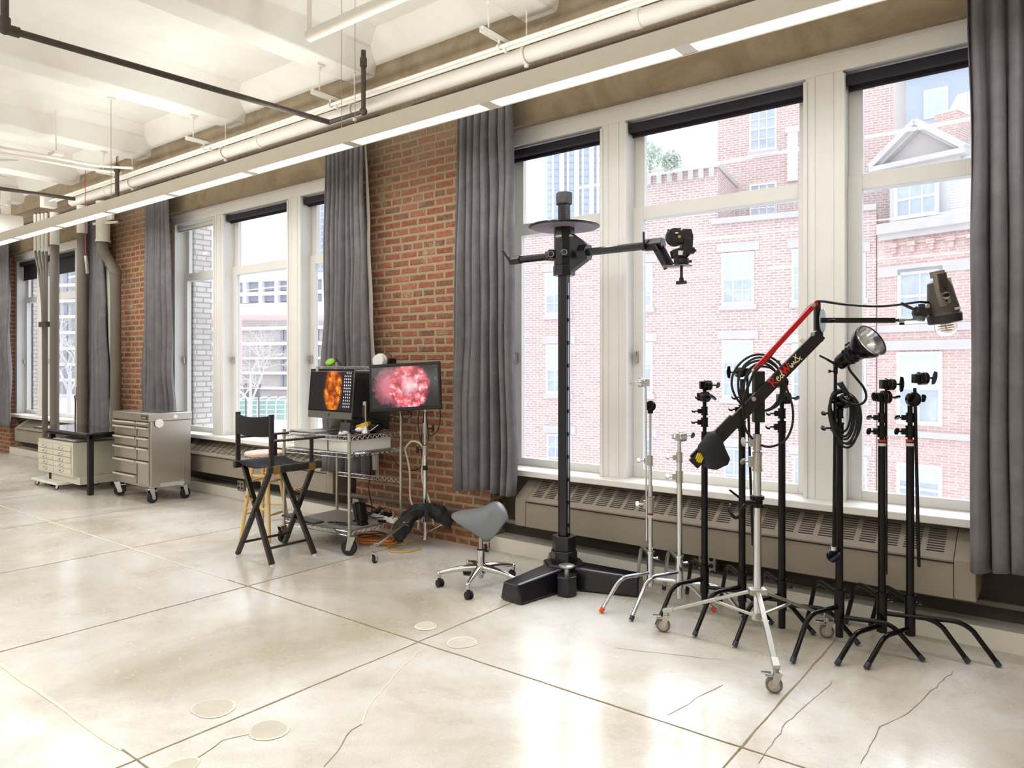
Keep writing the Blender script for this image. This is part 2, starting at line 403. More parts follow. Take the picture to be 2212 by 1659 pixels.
# ---------------------------------------------------------------- windows
def window(n,a,b,dy=0.):
    w=bpy.data.objects.new('window_%d'%n,None); COL.objects.link(w); w.location=((a+b)/2,YG,Z0); ORG[w.name]=Vector(w.location); w['kind']='structure'
    f=MB(); e=.085
    f.box(a,b,YF,4.9,Z1-.12,Z1).box(a,a+e,YF,4.9,Z0,Z1-.12).box(b-e,b,YF,4.9,Z0,Z1-.12)
    f.box(a-.02,b+.02,YF-.015,YF+.02,Z1-.03,Z1+.012)
    m1=(a+1.0,a+1.195); m2=(a+2.455,a+2.67)
    for p,q in (m1,m2):
        f.box(p,q,YF,4.9,Z0,Z1-.12)
        f.box(p+.05,p+.058,YF-.004,YF,Z0,Z1-.12).box(q-.058,q-.05,YF-.004,YF,Z0,Z1-.12)
        f.box(p-.012,p+.012,YF-.008,YF+.02,Z0,Z1-.14).box(q-.012,q+.012,YF-.008,YF+.02,Z0,Z1-.14)
    f.build('window_frame',M_white,w,bevel=.004)
    st=MB(); st.box(a+.002,b-.002,4.545,4.9,Z0-.045,Z0); st.build('window_sill',M_sill,w,bevel=.006)
    ap=MB(); ap.box(a+.01,b-.01,4.70,4.79,.56,Z0-.046); ap.build('sill_apron',M_niche,w)
    for p,q in ((a+e,m1[0]),(m1[1],m2[0]),(m2[1],b-e)):
        for lo,hi,yy in ((2.565,Z1-.12,4.825),(Z0,2.66,4.80)):
            s=.08; sb=MB(); y0,y1=yy,yy+.045
            bot=.06 if lo<1 else .095; top=.05 if hi>3 else .095
            if lo>1: sb.box(p,q,y0+.02,y1+.02,lo,lo+.095)
            sb.box(p,p+s,y0,y1,lo,hi).box(q-s,q,y0,y1,lo,hi)
            if lo<1: sb.box(p+s,q-s,y0,y1,lo,lo+bot).box(p+s,q-s,y0,y1,hi-.095,hi)
            else: sb.box(p+s,q-s,y0,y1,hi-top,hi)
            sa=sb.build('sash',M_white,w,bevel=.003)
            gb=MB(); gy=yy+.024; gb.add([(p+s-.01,gy,lo+.02),(q-s+.01,gy,lo+.02),(q-s+.01,gy,hi-.02),(p+s-.01,gy,hi-.02)],[(0,1,2,3)]); gb.build('pane',M_glass,sa)
        # sash lift and catch
        hb=MB(); x=p+.035; hb.box(x-.012,x+.012,4.775,4.80,1.52,1.60).cyl((x,4.77,1.56),(x,4.76,1.60),.008); hb.build('sash_catch',M_alu,w)
    return w
for i,(a,b) in enumerate(OPEN): window(i+1,a,b)
# roller shades
def shade(p,q,drop,label,white=False):
    r=.034 if not white else .022; zc=3.225; x0,x1=p+.012,q-.012; c=V((x0+x1)/2,4.745,zc)
    t=thing('roller_shade',label,'shade',c,'roller shades at the window heads'); fm=M_lining if white else M_shade
    MB().cyl((x0,4.745,zc),(x1,4.745,zc),r,n=20).build('roller_tube',fm,t)
    MB().box(x0,x1,4.745+r-.004,4.745+r-.001,zc-drop,zc).build('fabric',fm,t)
    MB().cyl((x0,4.745+r-.003,zc-drop),(x1,4.745+r-.003,zc-drop),.009,n=10).build('hem_bar',fm,t)
    for x in (x0-.004,x1+.001):
        MB().box(x,x+.003,4.715,4.79,zc-.045,zc+.045).build('bracket',M_alu,t)
    return t
def cells(a,b): return [(a+.085,a+1.0),(a+1.195,a+2.455),(a+2.67,b-.085)]
names=['far left window','middle window','nearest window']
pos=['left','wide centre','right']
drops=[[.27,.27,.05],[.04,.05,.05],[.05,.055,.055]]
for i,(a,b) in enumerate(OPEN):
    for j,(p,q) in enumerate(cells(a,b)):
        if i==1 and j==0: shade(p,q,.03,'thin white roller shade in the left light of the middle window',True); continue
        st='pulled partly down' if drops[i][j]>.2 else 'rolled up'
        shade(p,q,drops[i][j],'dark roller shade %s in the %s light of the %s'%(st,pos[j],names[i]))
def pull(px,pz0,pz1,y,label):
    x=XW(px,y); mb=MB(); mb.tube([(x-.012,y,pz0),(x-.012,y,pz1),(x,y,pz1-.03),(x+.012,y,pz1),(x+.012,y,pz0)],.0022,6); tag(mb.build('shade_pull_cord',M_lining),label,'cord')
pull(1303,3.2,1.19,4.735,'thin pull cord hanging beside the mullion behind the black camera column')
pull(1757,3.2,1.14,4.735,'thin pull cord loop hanging on the mullion behind the boom arm')
pull(655,3.2,1.25,4.735,'white pull cord loop hanging between middle window lights near the computer')
WORLD_K=1.8; EXPO=0.10; UPW=24; DNW=32; UPW2=36; DNW2=58; SUN_E=4.2
# ---------------------------------------------------------------- linear pendant fixture
FY0,FY1=3.655,3.80; FZ0,FZ1=3.216,3.335
M_fix=mat('fixture_enamel','#d8d2c8',.5,var=.02)
M_lou=mat('white_louvre','#f2f0ea',.35,var=0,emit='#fffdf8',estr=.7)
M_tube=mat('fluorescent_tube','#ffffff',.5,var=0,emit='#fff6e6',estr=6.)
def linear_light(y0,y1,z0,z1,x0,x1,label,lamps=True,detail=True,pu=60,pd=60):
    yc=(y0+y1)/2
    t=thing('pendant_light',label,'light',(-5,yc,z0))
    # two sloped side rails and end rails, open top and bottom
    L=x1-x0; hb=MB()
    hb.prism([(y0+.004,z0),(y0-.006,z0+.03),(y0,z1),(y0+.008,z1),(y0+.012,z0)],(x0,0,0),(0,1,0),(0,0,1),(1,0,0),L)
    hb.prism([(y1-.004,z0),(y1+.006,z0+.03),(y1,z1),(y1-.008,z1),(y1-.012,z0)],(x0,0,0),(0,1,0),(0,0,1),(1,0,0),L)
    hb.box(x0,x0+.01,y0,y1,z0,z1).box(x1-.01,x1,y0,y1,z0,z1)
    hb.build('housing',M_fix,t)
    js=[]
    x=-1.693
    while x>x0+1: js.append(x); x-=1.39
    x=-1.693+1.39
    while x<x1-.3: js.append(x); x+=1.39
    js=sorted(js)
    for x in js:
        MB().box(x-.045,x+.045,y0+.012,y1-.012,z0+.004,z1-.03).build('joint_block',M_fix,t)
    edges=[x0+.02]+js+[x1-.02]
    for p,q in zip(edges[:-1],edges[1:]):
        p+=.05;q-=.05
        if q-p<.3: continue
        lo=MB(); n=int((q-p)/.085)
        for i in range(n):
            xx=p+(i+.5)*(q-p)/n; lo.box(xx-.003,xx+.003,y0+.012,y1-.012,z0+.003,z0+.033)
        lo.box(p,q,yc-.0015,yc+.0015,z0+.012,z0+.03).box(p,q,y0+.013,y0+.016,z0+.004,z0+.06).box(p,q,y1-.016,y1-.013,z0+.004,z0+.06)
        lo.build('louvre',M_lou,t)
        MB().cyl((p,yc,z0+.06),(q,yc,z0+.06),.013,n=10).build('lamp_tube',M_tube,t)
    return t,edges
def wires(t,xs,yc,z0,zt,y2=None):
    for x in xs:
        MB().cyl((x,yc,z0),(x,yc,zt),.0028,n=6).build('suspension_wire',M_steel,t)
        MB().cyl((x,yc,zt-.012),(x,yc,zt),.045,n=16).cyl((x,yc,zt-.05),(x,yc,zt-.01),.009).build('canopy',M_wpipe,t)
pl,ed=linear_light(FY0,FY1,FZ0,FZ1,-16.2,1.3,'long cream louvred linear light hanging in a row parallel to the window wall')
for px in (738,767,238): pass
wires(pl,[XW(738,3.73),XW(767,3.73),XW(240,3.73)],3.73,FZ1-.02,4.5)
def area(name,loc,sx,sy,power,up=False,col=(1,.995,.985)):
    l=bpy.data.lights.new(name,'AREA'); l.shape='RECTANGLE'; l.size=sx; l.size_y=sy; l.energy=power; l.color=col
    o=bpy.data.objects.new(name,l); COL.objects.link(o); o.location=loc
    if up: o.rotation_euler=(PI,0,0)
    return o
lt=[]
for i,(p,q) in enumerate(((-16,-10.5),(-10.3,-4.8),(-4.6,.9))):
    a=area('fixture_lamp_up',((p+q)/2,3.727,FZ1-.01),q-p,.10,UPW,True); a.parent=None
    a=area('fixture_lamp_down',((p+q)/2,3.727,FZ0-.002),q-p,.10,DNW)
# two further fixture rows, added outside the frame to brighten the room
for yy in (.1,-3.4):
    q,_=linear_light(yy,yy+.145,FZ0,FZ1,-16.2,1.3,'added unseen louvred linear light of the %s row brightening the room'%('second' if yy>0 else 'third'))
    wires(q,[-12,-6,0],yy+.07,FZ1-.02,4.5)
    for p_,q_ in ((-16,-10.5),(-10.3,-4.8),(-4.6,.9)):
        area('fixture_lamp_up',((p_+q_)/2,yy+.07,FZ1-.01),q_-p_,.10,UPW2,True)  # lamps of the added rows, unseen fill for ceiling and floor
        area('fixture_lamp_down',((p_+q_)/2,yy+.07,FZ0-.002),q_-p_,.10,DNW2)
# ---------------------------------------------------------------- convectors in the window recesses
def convector(x0,x1,label,panels=3):
    t=thing('convector_heater',label,'heater',((x0+x1)/2,4.6,.27),'convector covers under the windows')
    yb,yf=4.78,4.46; prof=[(yb,.27),(yf,.27),(yf,.475),(yf+.012,.490),(4.66,.618),(yb,.618)]
    MB().prism(prof,(x0,0,0),(0,1,0),(0,0,1),(1,0,0),.10).build('end_cap',M_conv,t,bevel=.006)
    MB().prism(prof,(x1-.10,0,0),(0,1,0),(0,0,1),(1,0,0),.10).build('end_cap',M_conv,t,bevel=.006)
    pr2=[(yb,.27),(yf+.004,.27),(yf+.004,.472),(yf+.014,.486),(4.66,.614),(yb,.614)]
    MB().prism(pr2,(x0+.103,0,0),(0,1,0),(0,0,1),(1,0,0),x1-x0-.206).build('cover',M_conv,t)
    MB().box(x0+.10,x1-.10,yf-.002,yf+.02,.455,.462).build('seam_shadow',M_slot,t)
    # grille slots in groups on the sloping top
    a=V(0,yf+.014,.486); b=V(0,4.66,.614); d=(b-a).normalized(); nrm=V(0,-d.z,d.y); L=(b-a).length
    gr=MB(); x=x0+.14; k=0
    while x<x1-.22:
        k+=1
        for s in range(10):
            c=a+d*(.030+s*(L-.055)/9.4)+nrm*.0005
            gr.obox((x+.042,c.y,c.z),(.042,0,0),d*.0035,nrm*.0012)
        x+=.112
        if k%14==0: x+=.06; gr.build('grille_slots',M_slot,t); gr=MB()
    if gr.f: gr.build('grille_slots',M_slot,t)
    return t
convector(-13.75,-11.2,'brown-grey convector cover below the far left window')
convector(-8.45,-5.62,'brown-grey convector cover below the middle window behind the director chair')
convector(-3.43,-.42,'long brown-grey slotted convector cover below the nearest window')
M_dpipe=mat('recess_pipe_paint','#6e665b',.55,var=.06)
def mbt(name,pts,r,m,label,cat,sm=0,n=10,parent=None,group=None,**k):
    o=MB().tube(pts,r,n,sm,**k).build(name,m,parent)
    if parent is None: tag(o,label,cat,group)
    return o
mbt('heating_pipe',[(-3.92,4.57,.285),(-3.72,4.57,.28),(-3.5,4.66,.235),(-.2,4.70,.215)],.017,M_dpipe,'brown painted heating pipe along the recess under the nearest window','pipe',2)
mbt('heating_pipe',[(-9.0,4.70,.23),(-5.75,4.70,.23),(-5.53,4.57,.26),(-5.3,4.565,.27),(-3.94,4.565,.285)],.02,M_dpipe,'brown painted heating pipe crossing low over the brick pier behind the cart','pipe',2)
mbt('heating_pipe',[(-14.3,4.70,.22),(-10.85,4.70,.22)],.02,M_dpipe,'brown painted heating pipe under the far left window','pipe')
def outlet(x,y,z,label,w=.075,h=.12,n=2,dy=-1):
    t=thing('outlet_box',label,'outlet',(x,y,z-h/2))
    MB().box(x-w/2,x+w/2,y-.05,y,z-h/2,z+h/2).build('box_body',M_out,t,bevel=.004)
    MB().box(x-w/2-.004,x+w/2+.004,y-.053,y-.05,z-h/2-.004,z+h/2+.004).build('cover_plate',M_out,t,bevel=.002)
    for k in range(n):
        for c in ((0,) if w<.1 else (-.03,.03)):
            MB().cyl((x+c,y-.0535,z+(k-.5)*.045),(x+c,y-.056,z+(k-.5)*.045),.015,n=12).build('socket',M_rub,t)
    return t
outlet(-3.87,4.6,.185,'steel twin outlet box at the foot of the brick pier behind the grey saddle stool')
outlet(-7.33,4.6,.165,'steel double outlet box low under the middle window behind the bar stool',.11,.11)
outlet(-5.40,4.6,.175,'steel outlet box with a yellow plug behind the wire cart')
outlet(-1.96,4.70,.19,'steel outlet box under the nearest window behind the black stands',.11,.11)
M_org=mat('orange_cord','#c8742a',.5,var=.08); M_yel=mat('yellow_cord','#e0b92a',.45,var=.05)
# ---------------------------------------------------------------- ceiling services
def pipe_run(name,x0,x1,y,z,r,label,coll=()):
    t=thing(name,label,'pipe',((x0+x1)/2,y,z))
    MB().cyl((x0,y,z),(x1,y,z),r,n=20).build('pipe_run',M_wpipe,t)
    for x in coll: MB().cyl((x-.03,y,z),(x+.03,y,z),r*1.12,n=20).build('coupling',M_wpipe,t)
    return t
pipe_run('sprinkler_main',-11.3,1.,4.38,3.817,.060,'thick white painted pipe running under the ceiling ribs along the window wall',(-10.2,-6.7,-2.33))
for y,z,l,cs in ((4.20,3.844,'white conduit nearest the room of the pair beside the thick pipe',(-9,-5.85,-4.4)),(4.28,3.857,'white conduit nearest the wall of the pair beside the thick pipe',(-8.3,-5.5,-3.6))):
    pipe_run('conduit',-11.6,1.,y,z,.0155,l,cs)
MB_=MB().box(-11.75,-11.605,4.12,4.305,3.76,3.93); tag(MB_.build('junction_box',M_wpipe,bevel=.01),'white junction box where the two wall conduits end at the far left','box')
for i,x in enumerate((-9.62,-7.47,-5.33,-3.38,-1.25)):
    t=thing('pipe_hanger',['white strut hanger holding the conduits at the fourth rib from the camera','white strut hanger holding the conduits at the rib above the middle window','white strut hanger holding the conduits beside the dark sprinkler drop','white strut hanger holding the conduits above the brick pier curtain','white strut hanger holding the conduits nearest the camera'][i],'hanger',(x,4.2,3.86),'strut hangers on the ceiling ribs')
    c=MB(); c.box(x-.02,x+.02,4.0,4.5,3.925,3.928).box(x-.02,x-.017,4.0,4.5,3.89,3.928).box(x+.017,x+.02,4.0,4.5,3.89,3.928).build('strut_channel',M_wpipe,t)
    MB().cyl((x,4.08,3.90),(x,4.08,4.16),.006,n=8).build('threaded_rod',M_wpipe,t)
    MB().box(x-.03,x+.03,4.04,4.12,4.15,4.172).cyl((x,4.08,4.12),(x,4.08,4.15),.014).build('beam_clamp',M_wpipe,t)
    for y,z,r in ((4.20,3.844,.020),(4.28,3.857,.020)):
        MB().lathe([(r,-.012),(r+.004,-.012),(r+.004,.012),(r,.012)],(x,y,z),(1,0,0),14,False).box(x-.01,x+.01,y-.003,y+.003,z+.016,3.9).build('pipe_clamp',M_wpipe,t)
    MB().lathe([(.068,-.014),(.073,-.014),(.073,.014),(.068,.014)],(x+.12,4.38,3.817),(1,0,0),20,False).cyl((x+.12,4.38,3.885),(x+.12,4.38,4.16),.006,n=8).box(x+.105,x+.135,4.37,4.39,3.725,3.75).build('ring_hanger',M_wpipe,t)
# conduits that branch off toward the room at the left
for k,(dy,l) in enumerate(((0,'upper of two white conduits crossing the ceiling bay at the left'),(.0,'lower of two white conduits crossing the ceiling bay at the left'))):
    xx=-9.0-.26*k; p=[(xx-.28,1.2,3.90),(xx-.1,3.3,3.90),(xx,3.85,3.90),(xx-.12 if k else xx+.35,4.18,3.87)]
    mbt('conduit',[(-9.42,1.2,3.88),(-9.30,3.0,3.88),(-9.27,3.6,3.88),(-9.23,3.88,3.88),(-9.12,4.05,3.88),(-8.98,4.15,3.87)] if k==0 else [(-9.70,1.2,3.88),(-9.55,3.0,3.88),(-9.50,3.7,3.88),(-9.44,4.0,3.88),(-9.3,4.155,3.87)],.016,M_wpipe,l,'pipe',4)
tag(MB().box(-9.40,-9.20,3.38,3.48,3.905,3.95).cyl((-9.3,3.43,3.9),(-9.3,3.43,4.5),.008).build('conduit_support',M_wpipe,bevel=.005),'small white bracket holding the branching conduits to the ceiling at left','bracket')
# dark sprinkler pipes
t=thing('sprinkler_pipe','dark iron sprinkler pipe crossing the ceiling from upper left toward the window wall','pipe',(-5.25,3,3.65))
a=G(10,62,3.65); b=V(-5.24,4.12,3.65)
MB().cyl(a,b,.023,n=14).build('pipe_run',M_iron,t)
MB().cyl(a+V(0,0,-.01),a+V(0,0,.50),.024,n=14).build('riser',M_iron,t)
MB().sph(a,.038).cyl(a,a+V(0,0,.07),.034).cyl(a,a+(b-a).normalized()*.08,.034).build('elbow',M_iron,t)
e2=b; rx=XW(785,4.12); top=V(rx,4.3,4.17)
MB().tube([b,V(rx,4.12,3.65),V(rx,4.12,4.165)],.021,12).build('drop',M_iron,t)
MB().sph((rx,4.12,3.65),.034).cyl((rx,4.12,4.03),(rx,4.12,4.10),.03).cyl((rx,4.12,4.10),(rx,4.12,4.165),.015).build('fitting',M_iron,t)
t=thing('sprinkler_pipe','dark iron sprinkler pipe crossing the far left ceiling bays','pipe',(-10.6,3.5,3.7))
MB().cyl((-10.9,1.2,3.7),(-10.5,4.1,3.7),.024,n=12).build('pipe_run',M_iron,t)
rx2=XW(253,4.10); MB().cyl((rx2,4.10,3.55),(rx2,4.10,3.95),.024,n=12).cyl((rx2,4.10,3.86),(rx2,4.10,3.94),.034).tube([(rx2-.02,4.10,3.95),(rx2-.02,4.10,4.05),(rx2+.02,4.10,4.05),(rx2+.02,4.10,3.95)],.005,6).build('drop',M_iron,t)
# short white pipe hung under the near bay
t=thing('ceiling_pipe','short white painted pipe hanging under the ceiling bay near the suspension wires','pipe',(-4.2,3.45,4.0))
a=G(668,78,4.0); MB().cyl(a,V(a.x+3.2,a.y,4.0),.045,n=18).build('pipe_run',M_wpipe,t)
MB().box(a.x+.0,a.x+.05,a.y-.02,a.y-.015,4.0,4.5).build('hanger_strap',M_wpipe,t)
# big white duct across the far bays
t=thing('round_duct','big white painted round duct crossing below the ceiling at the far left','duct',(-13.3,3.5,3.6))
MB().cyl((-13.7,.5,3.66),(-12.95,4.3,3.66),.15,n=24).build('duct_run',M_wpipe,t)
MB().box(-13.05,-12.95,4.05,4.15,3.5,4.2).tube([(-13.05,4.1,3.80),(-13.2,4.1,3.95),(-12.9,4.1,3.95)],.02).build('duct_hanger',M_wpipe,t)
# ceiling fan, mostly beyond the left edge of the frame
fc=D(-135,345,7.2)
t=thing('ceiling_fan','cream ceiling fan with flat blades reaching in at the left edge','fan',fc)
MB().lathe([(.02,-.08),(.10,-.06),(.12,.0),(.10,.06),(.03,.09)],fc,(0,0,1),20).build('motor',M_wpipe,t)
MB().cyl(fc,V(fc.x,fc.y,4.5),.018).build('downrod',M_wpipe,t)
for k in range(5):
    a=math.radians(38+72*k); d=V(math.cos(a),math.sin(a),0); s=V(-d.y,d.x,.18).normalized()
    MB().obox(fc+d*.45,d*.30,s*.075,V(0,0,.004)).obox(fc+d*.12,d*.06,s*.02,V(0,0,.004)).build('blade',M_wpipe,t,bevel=.003)
# ---------------------------------------------------------------- risers at the far left
t=thing('conduit_bundle','bundle of thin grey conduits with white tops strapped beside the grey column pipe','pipe',(-11.75,4.2,0))
for k,(pa,pb) in enumerate(((76,93),(84,95.5),(92,98),(100,100.5))):
    xa,xb=XW(pa,4.2+.02*k),XW(pb,4.2+.02*k); y=4.2+.02*k
    pts=[(xa,y,3.74),(xa,y,3.2),(XW(pa*.4+pb*.6,y),y,2.75),(xb,y,2.0),(xb,y,.0)]
    MB().tube(pts,.018,8,3).build('conduit',M_gpipe,t)
    MB().cyl((xa,y,3.16),(xa,y,3.72),.0215,n=10).build('white_top',M_wpipe,t)
xb=XW(97,4.2); MB().box(xb-.12,xb+.13,4.16,4.25,ZD(705,10.4),ZD(694,10.4)).build('strap',M_iron,t)
def riser(px,y,wpx,zc,label,top=3.68,bands=()):
    x=XW(px,y); t_=W(px,800,y); dep=V(x,y,0).dot(FW); r=wpx*dep/FP/2
    t=thing('riser_pipe',label,'pipe',(x,y,0))
    MB().cyl((x,y,0),(x,y,zc),r,n=22).build('pipe_run',M_gpipe,t)
    MB().cyl((x,y,zc),(x,y,top),r*1.04,n=22).build('white_top',M_wpipe,t)
    for z in bands: MB().cyl((x,y,z-.09),(x,y,z+.09),r*1.13,n=22).build('collar',M_gpipe,t)
    return x,r,dep,t
riser(118,4.25,17.5,3.22,'grey riser pipe beside the thin conduit bundle, right of it')
x,r,dep,t=riser(178,4.3,21,3.30,'thick grey riser pipe with a collar in front of the far curtain',bands=(ZD(850,10.0),))
MB().tube([(x+r*.3,4.3-r,1.08),(x-r*.9,4.3-r*1.1,1.08),(x-r*1.15,4.3-r*.9,1.0),(x-r*1.15,4.3-r*.9,.62),(x,4.3-r,.60)],.008,6,3).build('cord',M_iron,t)
xe=XW(250,4.45); xt=XW(226,4.38); t=thing('riser_pipe','grey riser pipe with an elbow under a white cap, right of the far curtain','pipe',(xe,4.45,0))
MB().tube([(xt,4.36,3.18),(xt,4.36,3.05),(xe-.12,4.44,2.86),(xe,4.45,2.70),(xe,4.45,2.5),(xe,4.45,0)],.066,18,4).build('pipe_run',M_gpipe,t)
MB().cyl((xt,4.36,3.14),(xt,4.36,3.68),.085,n=20).cyl((xt,4.36,3.14),(xt,4.36,3.17),.093).build('white_top',M_wpipe,t)
MB().bar((xt-.30,4.36,3.42),(xt+.42,4.36,3.36),.02,.03).box(xt-.1,xt+.24,4.37,4.40,3.42,3.50).build('wall_bracket',M_wpipe,t)
# red cord with grey pull
x=XW(185,4.05); t=thing('hanging_remote','grey handset hanging on a red cord in front of the far riser','remote',(x,4.05,2.75)); dd=V(x,4.05,0).dot(FW)
z1=ZD(553,dd); z0=ZD(592,dd)
MB().tube([(x-.01,4.05,4.0),(x-.015,4.05,3.3),(x+.0,4.05,z1+.03)],.004,6,3).tube([(x,4.05,z1+.03),(x-.03,4.05,z1),(x+.03,4.05,z1)],.004,6,closed=True).build('red_cord',mat('red_cord','#a8394a',.6,var=.05),t)
MB().bar((x,4.05,z1-.0),(x+.035,4.05,(z0+z1)/2),.035,.03,(0,1,0)).bar((x+.03,4.05,(z0+z1)/2),(x+.05,4.05,z0),.03,.03,(0,1,0)).build('handset',M_alu,t,bevel=.004)
# ---------------------------------------------------------------- curtains
def curtain(name,xt0,xt1,xb0,xb1,y,zt,zb,n,label,m=M_curt,seed=0,amp=.05,lin_=None,par=None):
    rnd=random.Random(seed); ph=[rnd.uniform(-.5,.5) for _ in range(n+2)]; aw=[rnd.uniform(.6,1.35) for _ in range(n+2)]
    NU=n*10; NV=36
    def fn(u,v):
        x=(xt0+(xt1-xt0)*u)*(1-v)+(xb0+(xb1-xb0)*u)*v
        k=u*n; i=int(k); f=k-i; a=aw[i]*(1-f)+aw[min(i+1,n+1)]*f; p=ph[i]*(1-f)+ph[min(i+1,n+1)]*f
        w=amp*(.45+.75*min(1,v*1.6))*a
        s=math.sin(2*PI*(k)+p*1.6+.5*math.sin(v*2.2+seed)); s=math.copysign(abs(s)**.8,s)+.38*math.sin(4*PI*k*1.31+p*3+seed)*noise.noise(Vector((k*.9,seed,v*.6)))*2.2
        yy=y+w*s+.018*noise.noise(Vector((x*3,v*5,seed)))*(1+v)
        xx=x+.35*w*math.cos(2*PI*k*1+p)+.012*noise.noise(Vector((x*5,v*4,seed+9)))
        z=zt+(zb-zt)*v + (.012*math.sin(9*u+seed) if v>.98 else 0)
        return (xx,yy,z)
    mb=MB().grid(fn,NU,NV); mb.f=[tuple(reversed(f)) for f in mb.f]
    t=par
    if t is None: t=thing(name,label,'curtain',((xb0+xb1)/2,y,zb))
    o=mb.build('fabric_panel' if par is None else 'lining',m,t,ang=180,solid=.004)
    if par is None:
        # pinch pleats at the head
        p=MB()
        for i in range(n):
            xx=xt0+(xt1-xt0)*(i+.5)/n; p.cyl((xx,y-.028,zt-.14),(xx,y-.028,zt+.0),.014,.022,8)
        p.build('pinch_pleats',m,t)
        mb=MB()
        for i in range(n+1):
            xx=xt0+(xt1-xt0)*i/n; mb.tube([(xx,y,zt-.03),(xx,y+.004,zt+.035),(xx,y+.0,zt+.044)],.003,5)
        mb.build('hooks',M_alu,t)
    return t
ZT=3.66
c=curtain('curtain',XW(992,4.44),XW(1106,4.44),XW(986,4.44),XW(1112,4.44),4.42,ZT,.51,7,'tall grey velvet curtain left of the nearest window between brick pier and camera column',seed=3,amp=.055)
c=curtain('curtain',XW(2086,4.40),.16,XW(2092,4.40),.22,4.38,ZT,.46,8,'grey velvet curtain at the right edge of the photo beside the nearest window',seed=5,amp=.055)
c=curtain('curtain',XW(706,4.44),XW(788,4.44),XW(700,4.44),XW(806,4.44),4.42,ZT,.50,8,'grey velvet curtain right of the middle window behind the computer',seed=11,amp=.05)
curtain('x',XW(786,4.49),XW(790,4.49),XW(800,4.49),XW(816,4.49),4.49,ZT-.1,.50,1,'',M_lining,2,.012,par=c)
c=curtain('curtain',XW(317,4.44),XW(366,4.44),XW(311,4.44),XW(384,4.44),4.42,ZT,.50,7,'grey velvet curtain left of the middle window above the steel tool chest',seed=21,amp=.05)
c=curtain('curtain',XW(188,4.44),XW(224,4.44),XW(185,4.44),XW(236,4.44),4.42,ZT,.50,7,'grey velvet curtain with pale lining between the far riser pipes',seed=31,amp=.05)
curtain('x',XW(222,4.46),XW(226,4.46),XW(231,4.46),XW(246,4.46),4.48,ZT-.1,.5,1,'',M_lining,2,.012,par=c)
c=curtain('curtain',-15.1,XW(22,4.44),-15.1,XW(27,4.44),4.42,ZT,.50,7,'grey velvet curtain at the left edge of the photo beside the far window',seed=41,amp=.05)
for (a,b),l in zip(OPEN,('above the far left window','above the middle window','above the nearest window')):
    tag(MB().box(a-(.72 if a>-14 else .5),b+(.30 if b<-10 else .5 if b<-1 else .35),4.45,4.42,ZT+.045,ZT+.075).build('curtain_track',M_iron),'slim dark curtain track '+l,'curtain track')
# ---------------------------------------------------------------- buildings across the street
class Fac:
    def __init__(s,px,t,dr,df):
        s.o=D(px,HY,t); s.o.z=0; s.d=(RT*dr+FW*df).normalized(); s.n=s.d.cross(UP); 
        if s.n.dot(FW)>0: s.n=-s.n
    def sz(s,px,py):
        r=ray(px,py); t=s.n.dot(s.o)/s.n.dot(Vector((r.x,r.y,0))); p=Vector((r.x*t,r.y*t,0)); return (p-s.o).dot(s.d),CH+r.z*t
    def P(s,a,z,out=0.): return s.o+s.d*a+UP*z+s.n*out
    def slab(s,mb,a0,a1,z0,z1,o0,o1):
        c=(s.P(a0,z0,o0)+s.P(a1,z1,o1))/2; return mb.obox(c,s.d*(a1-a0)/2,s.n*(o1-o0)/2,UP*(z1-z0)/2)
    def rect(s,mb,x0,y0,x1,y1,o0,o1):
        a0,_=s.sz(x0,HY); a1,_=s.sz(x1,HY); xm=(x0+x1)/2; z1=s.sz(xm,y0)[1]; z0=s.sz(xm,y1)[1]
        return s.slab(mb,a0,a1,z0,z1,o0,o1)
M_fb=brick_mat('pale_red_brick',['#c29c96','#cca8a2','#b98f88','#d2b1ab'],'#e4d8d5',bw=.24,bh=.085,mort=.020,wear=.25,dist=.003,bumpk=.1,plane='fac')  # outdoor colours from here on are paled to imitate haze and overexposure
M_fb2=brick_mat('haze_washed_red_brick',['#c49a92','#d0aaa2','#c49f97','#d6b8b1'],'#e2d4cf',bw=.22,bh=.078,mort=.012,wear=.8,dist=.006,bumpk=.1,plane='fac',wearcol='#efdfda')
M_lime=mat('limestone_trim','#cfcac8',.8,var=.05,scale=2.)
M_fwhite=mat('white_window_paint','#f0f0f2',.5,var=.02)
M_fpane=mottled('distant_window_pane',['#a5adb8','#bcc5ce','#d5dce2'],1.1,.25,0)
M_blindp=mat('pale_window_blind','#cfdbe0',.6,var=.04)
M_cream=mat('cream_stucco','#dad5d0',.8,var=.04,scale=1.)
M_slate=mottled('pale_slate_roof',['#b9c0cb','#cdd3dc'],3.,.6,.2)
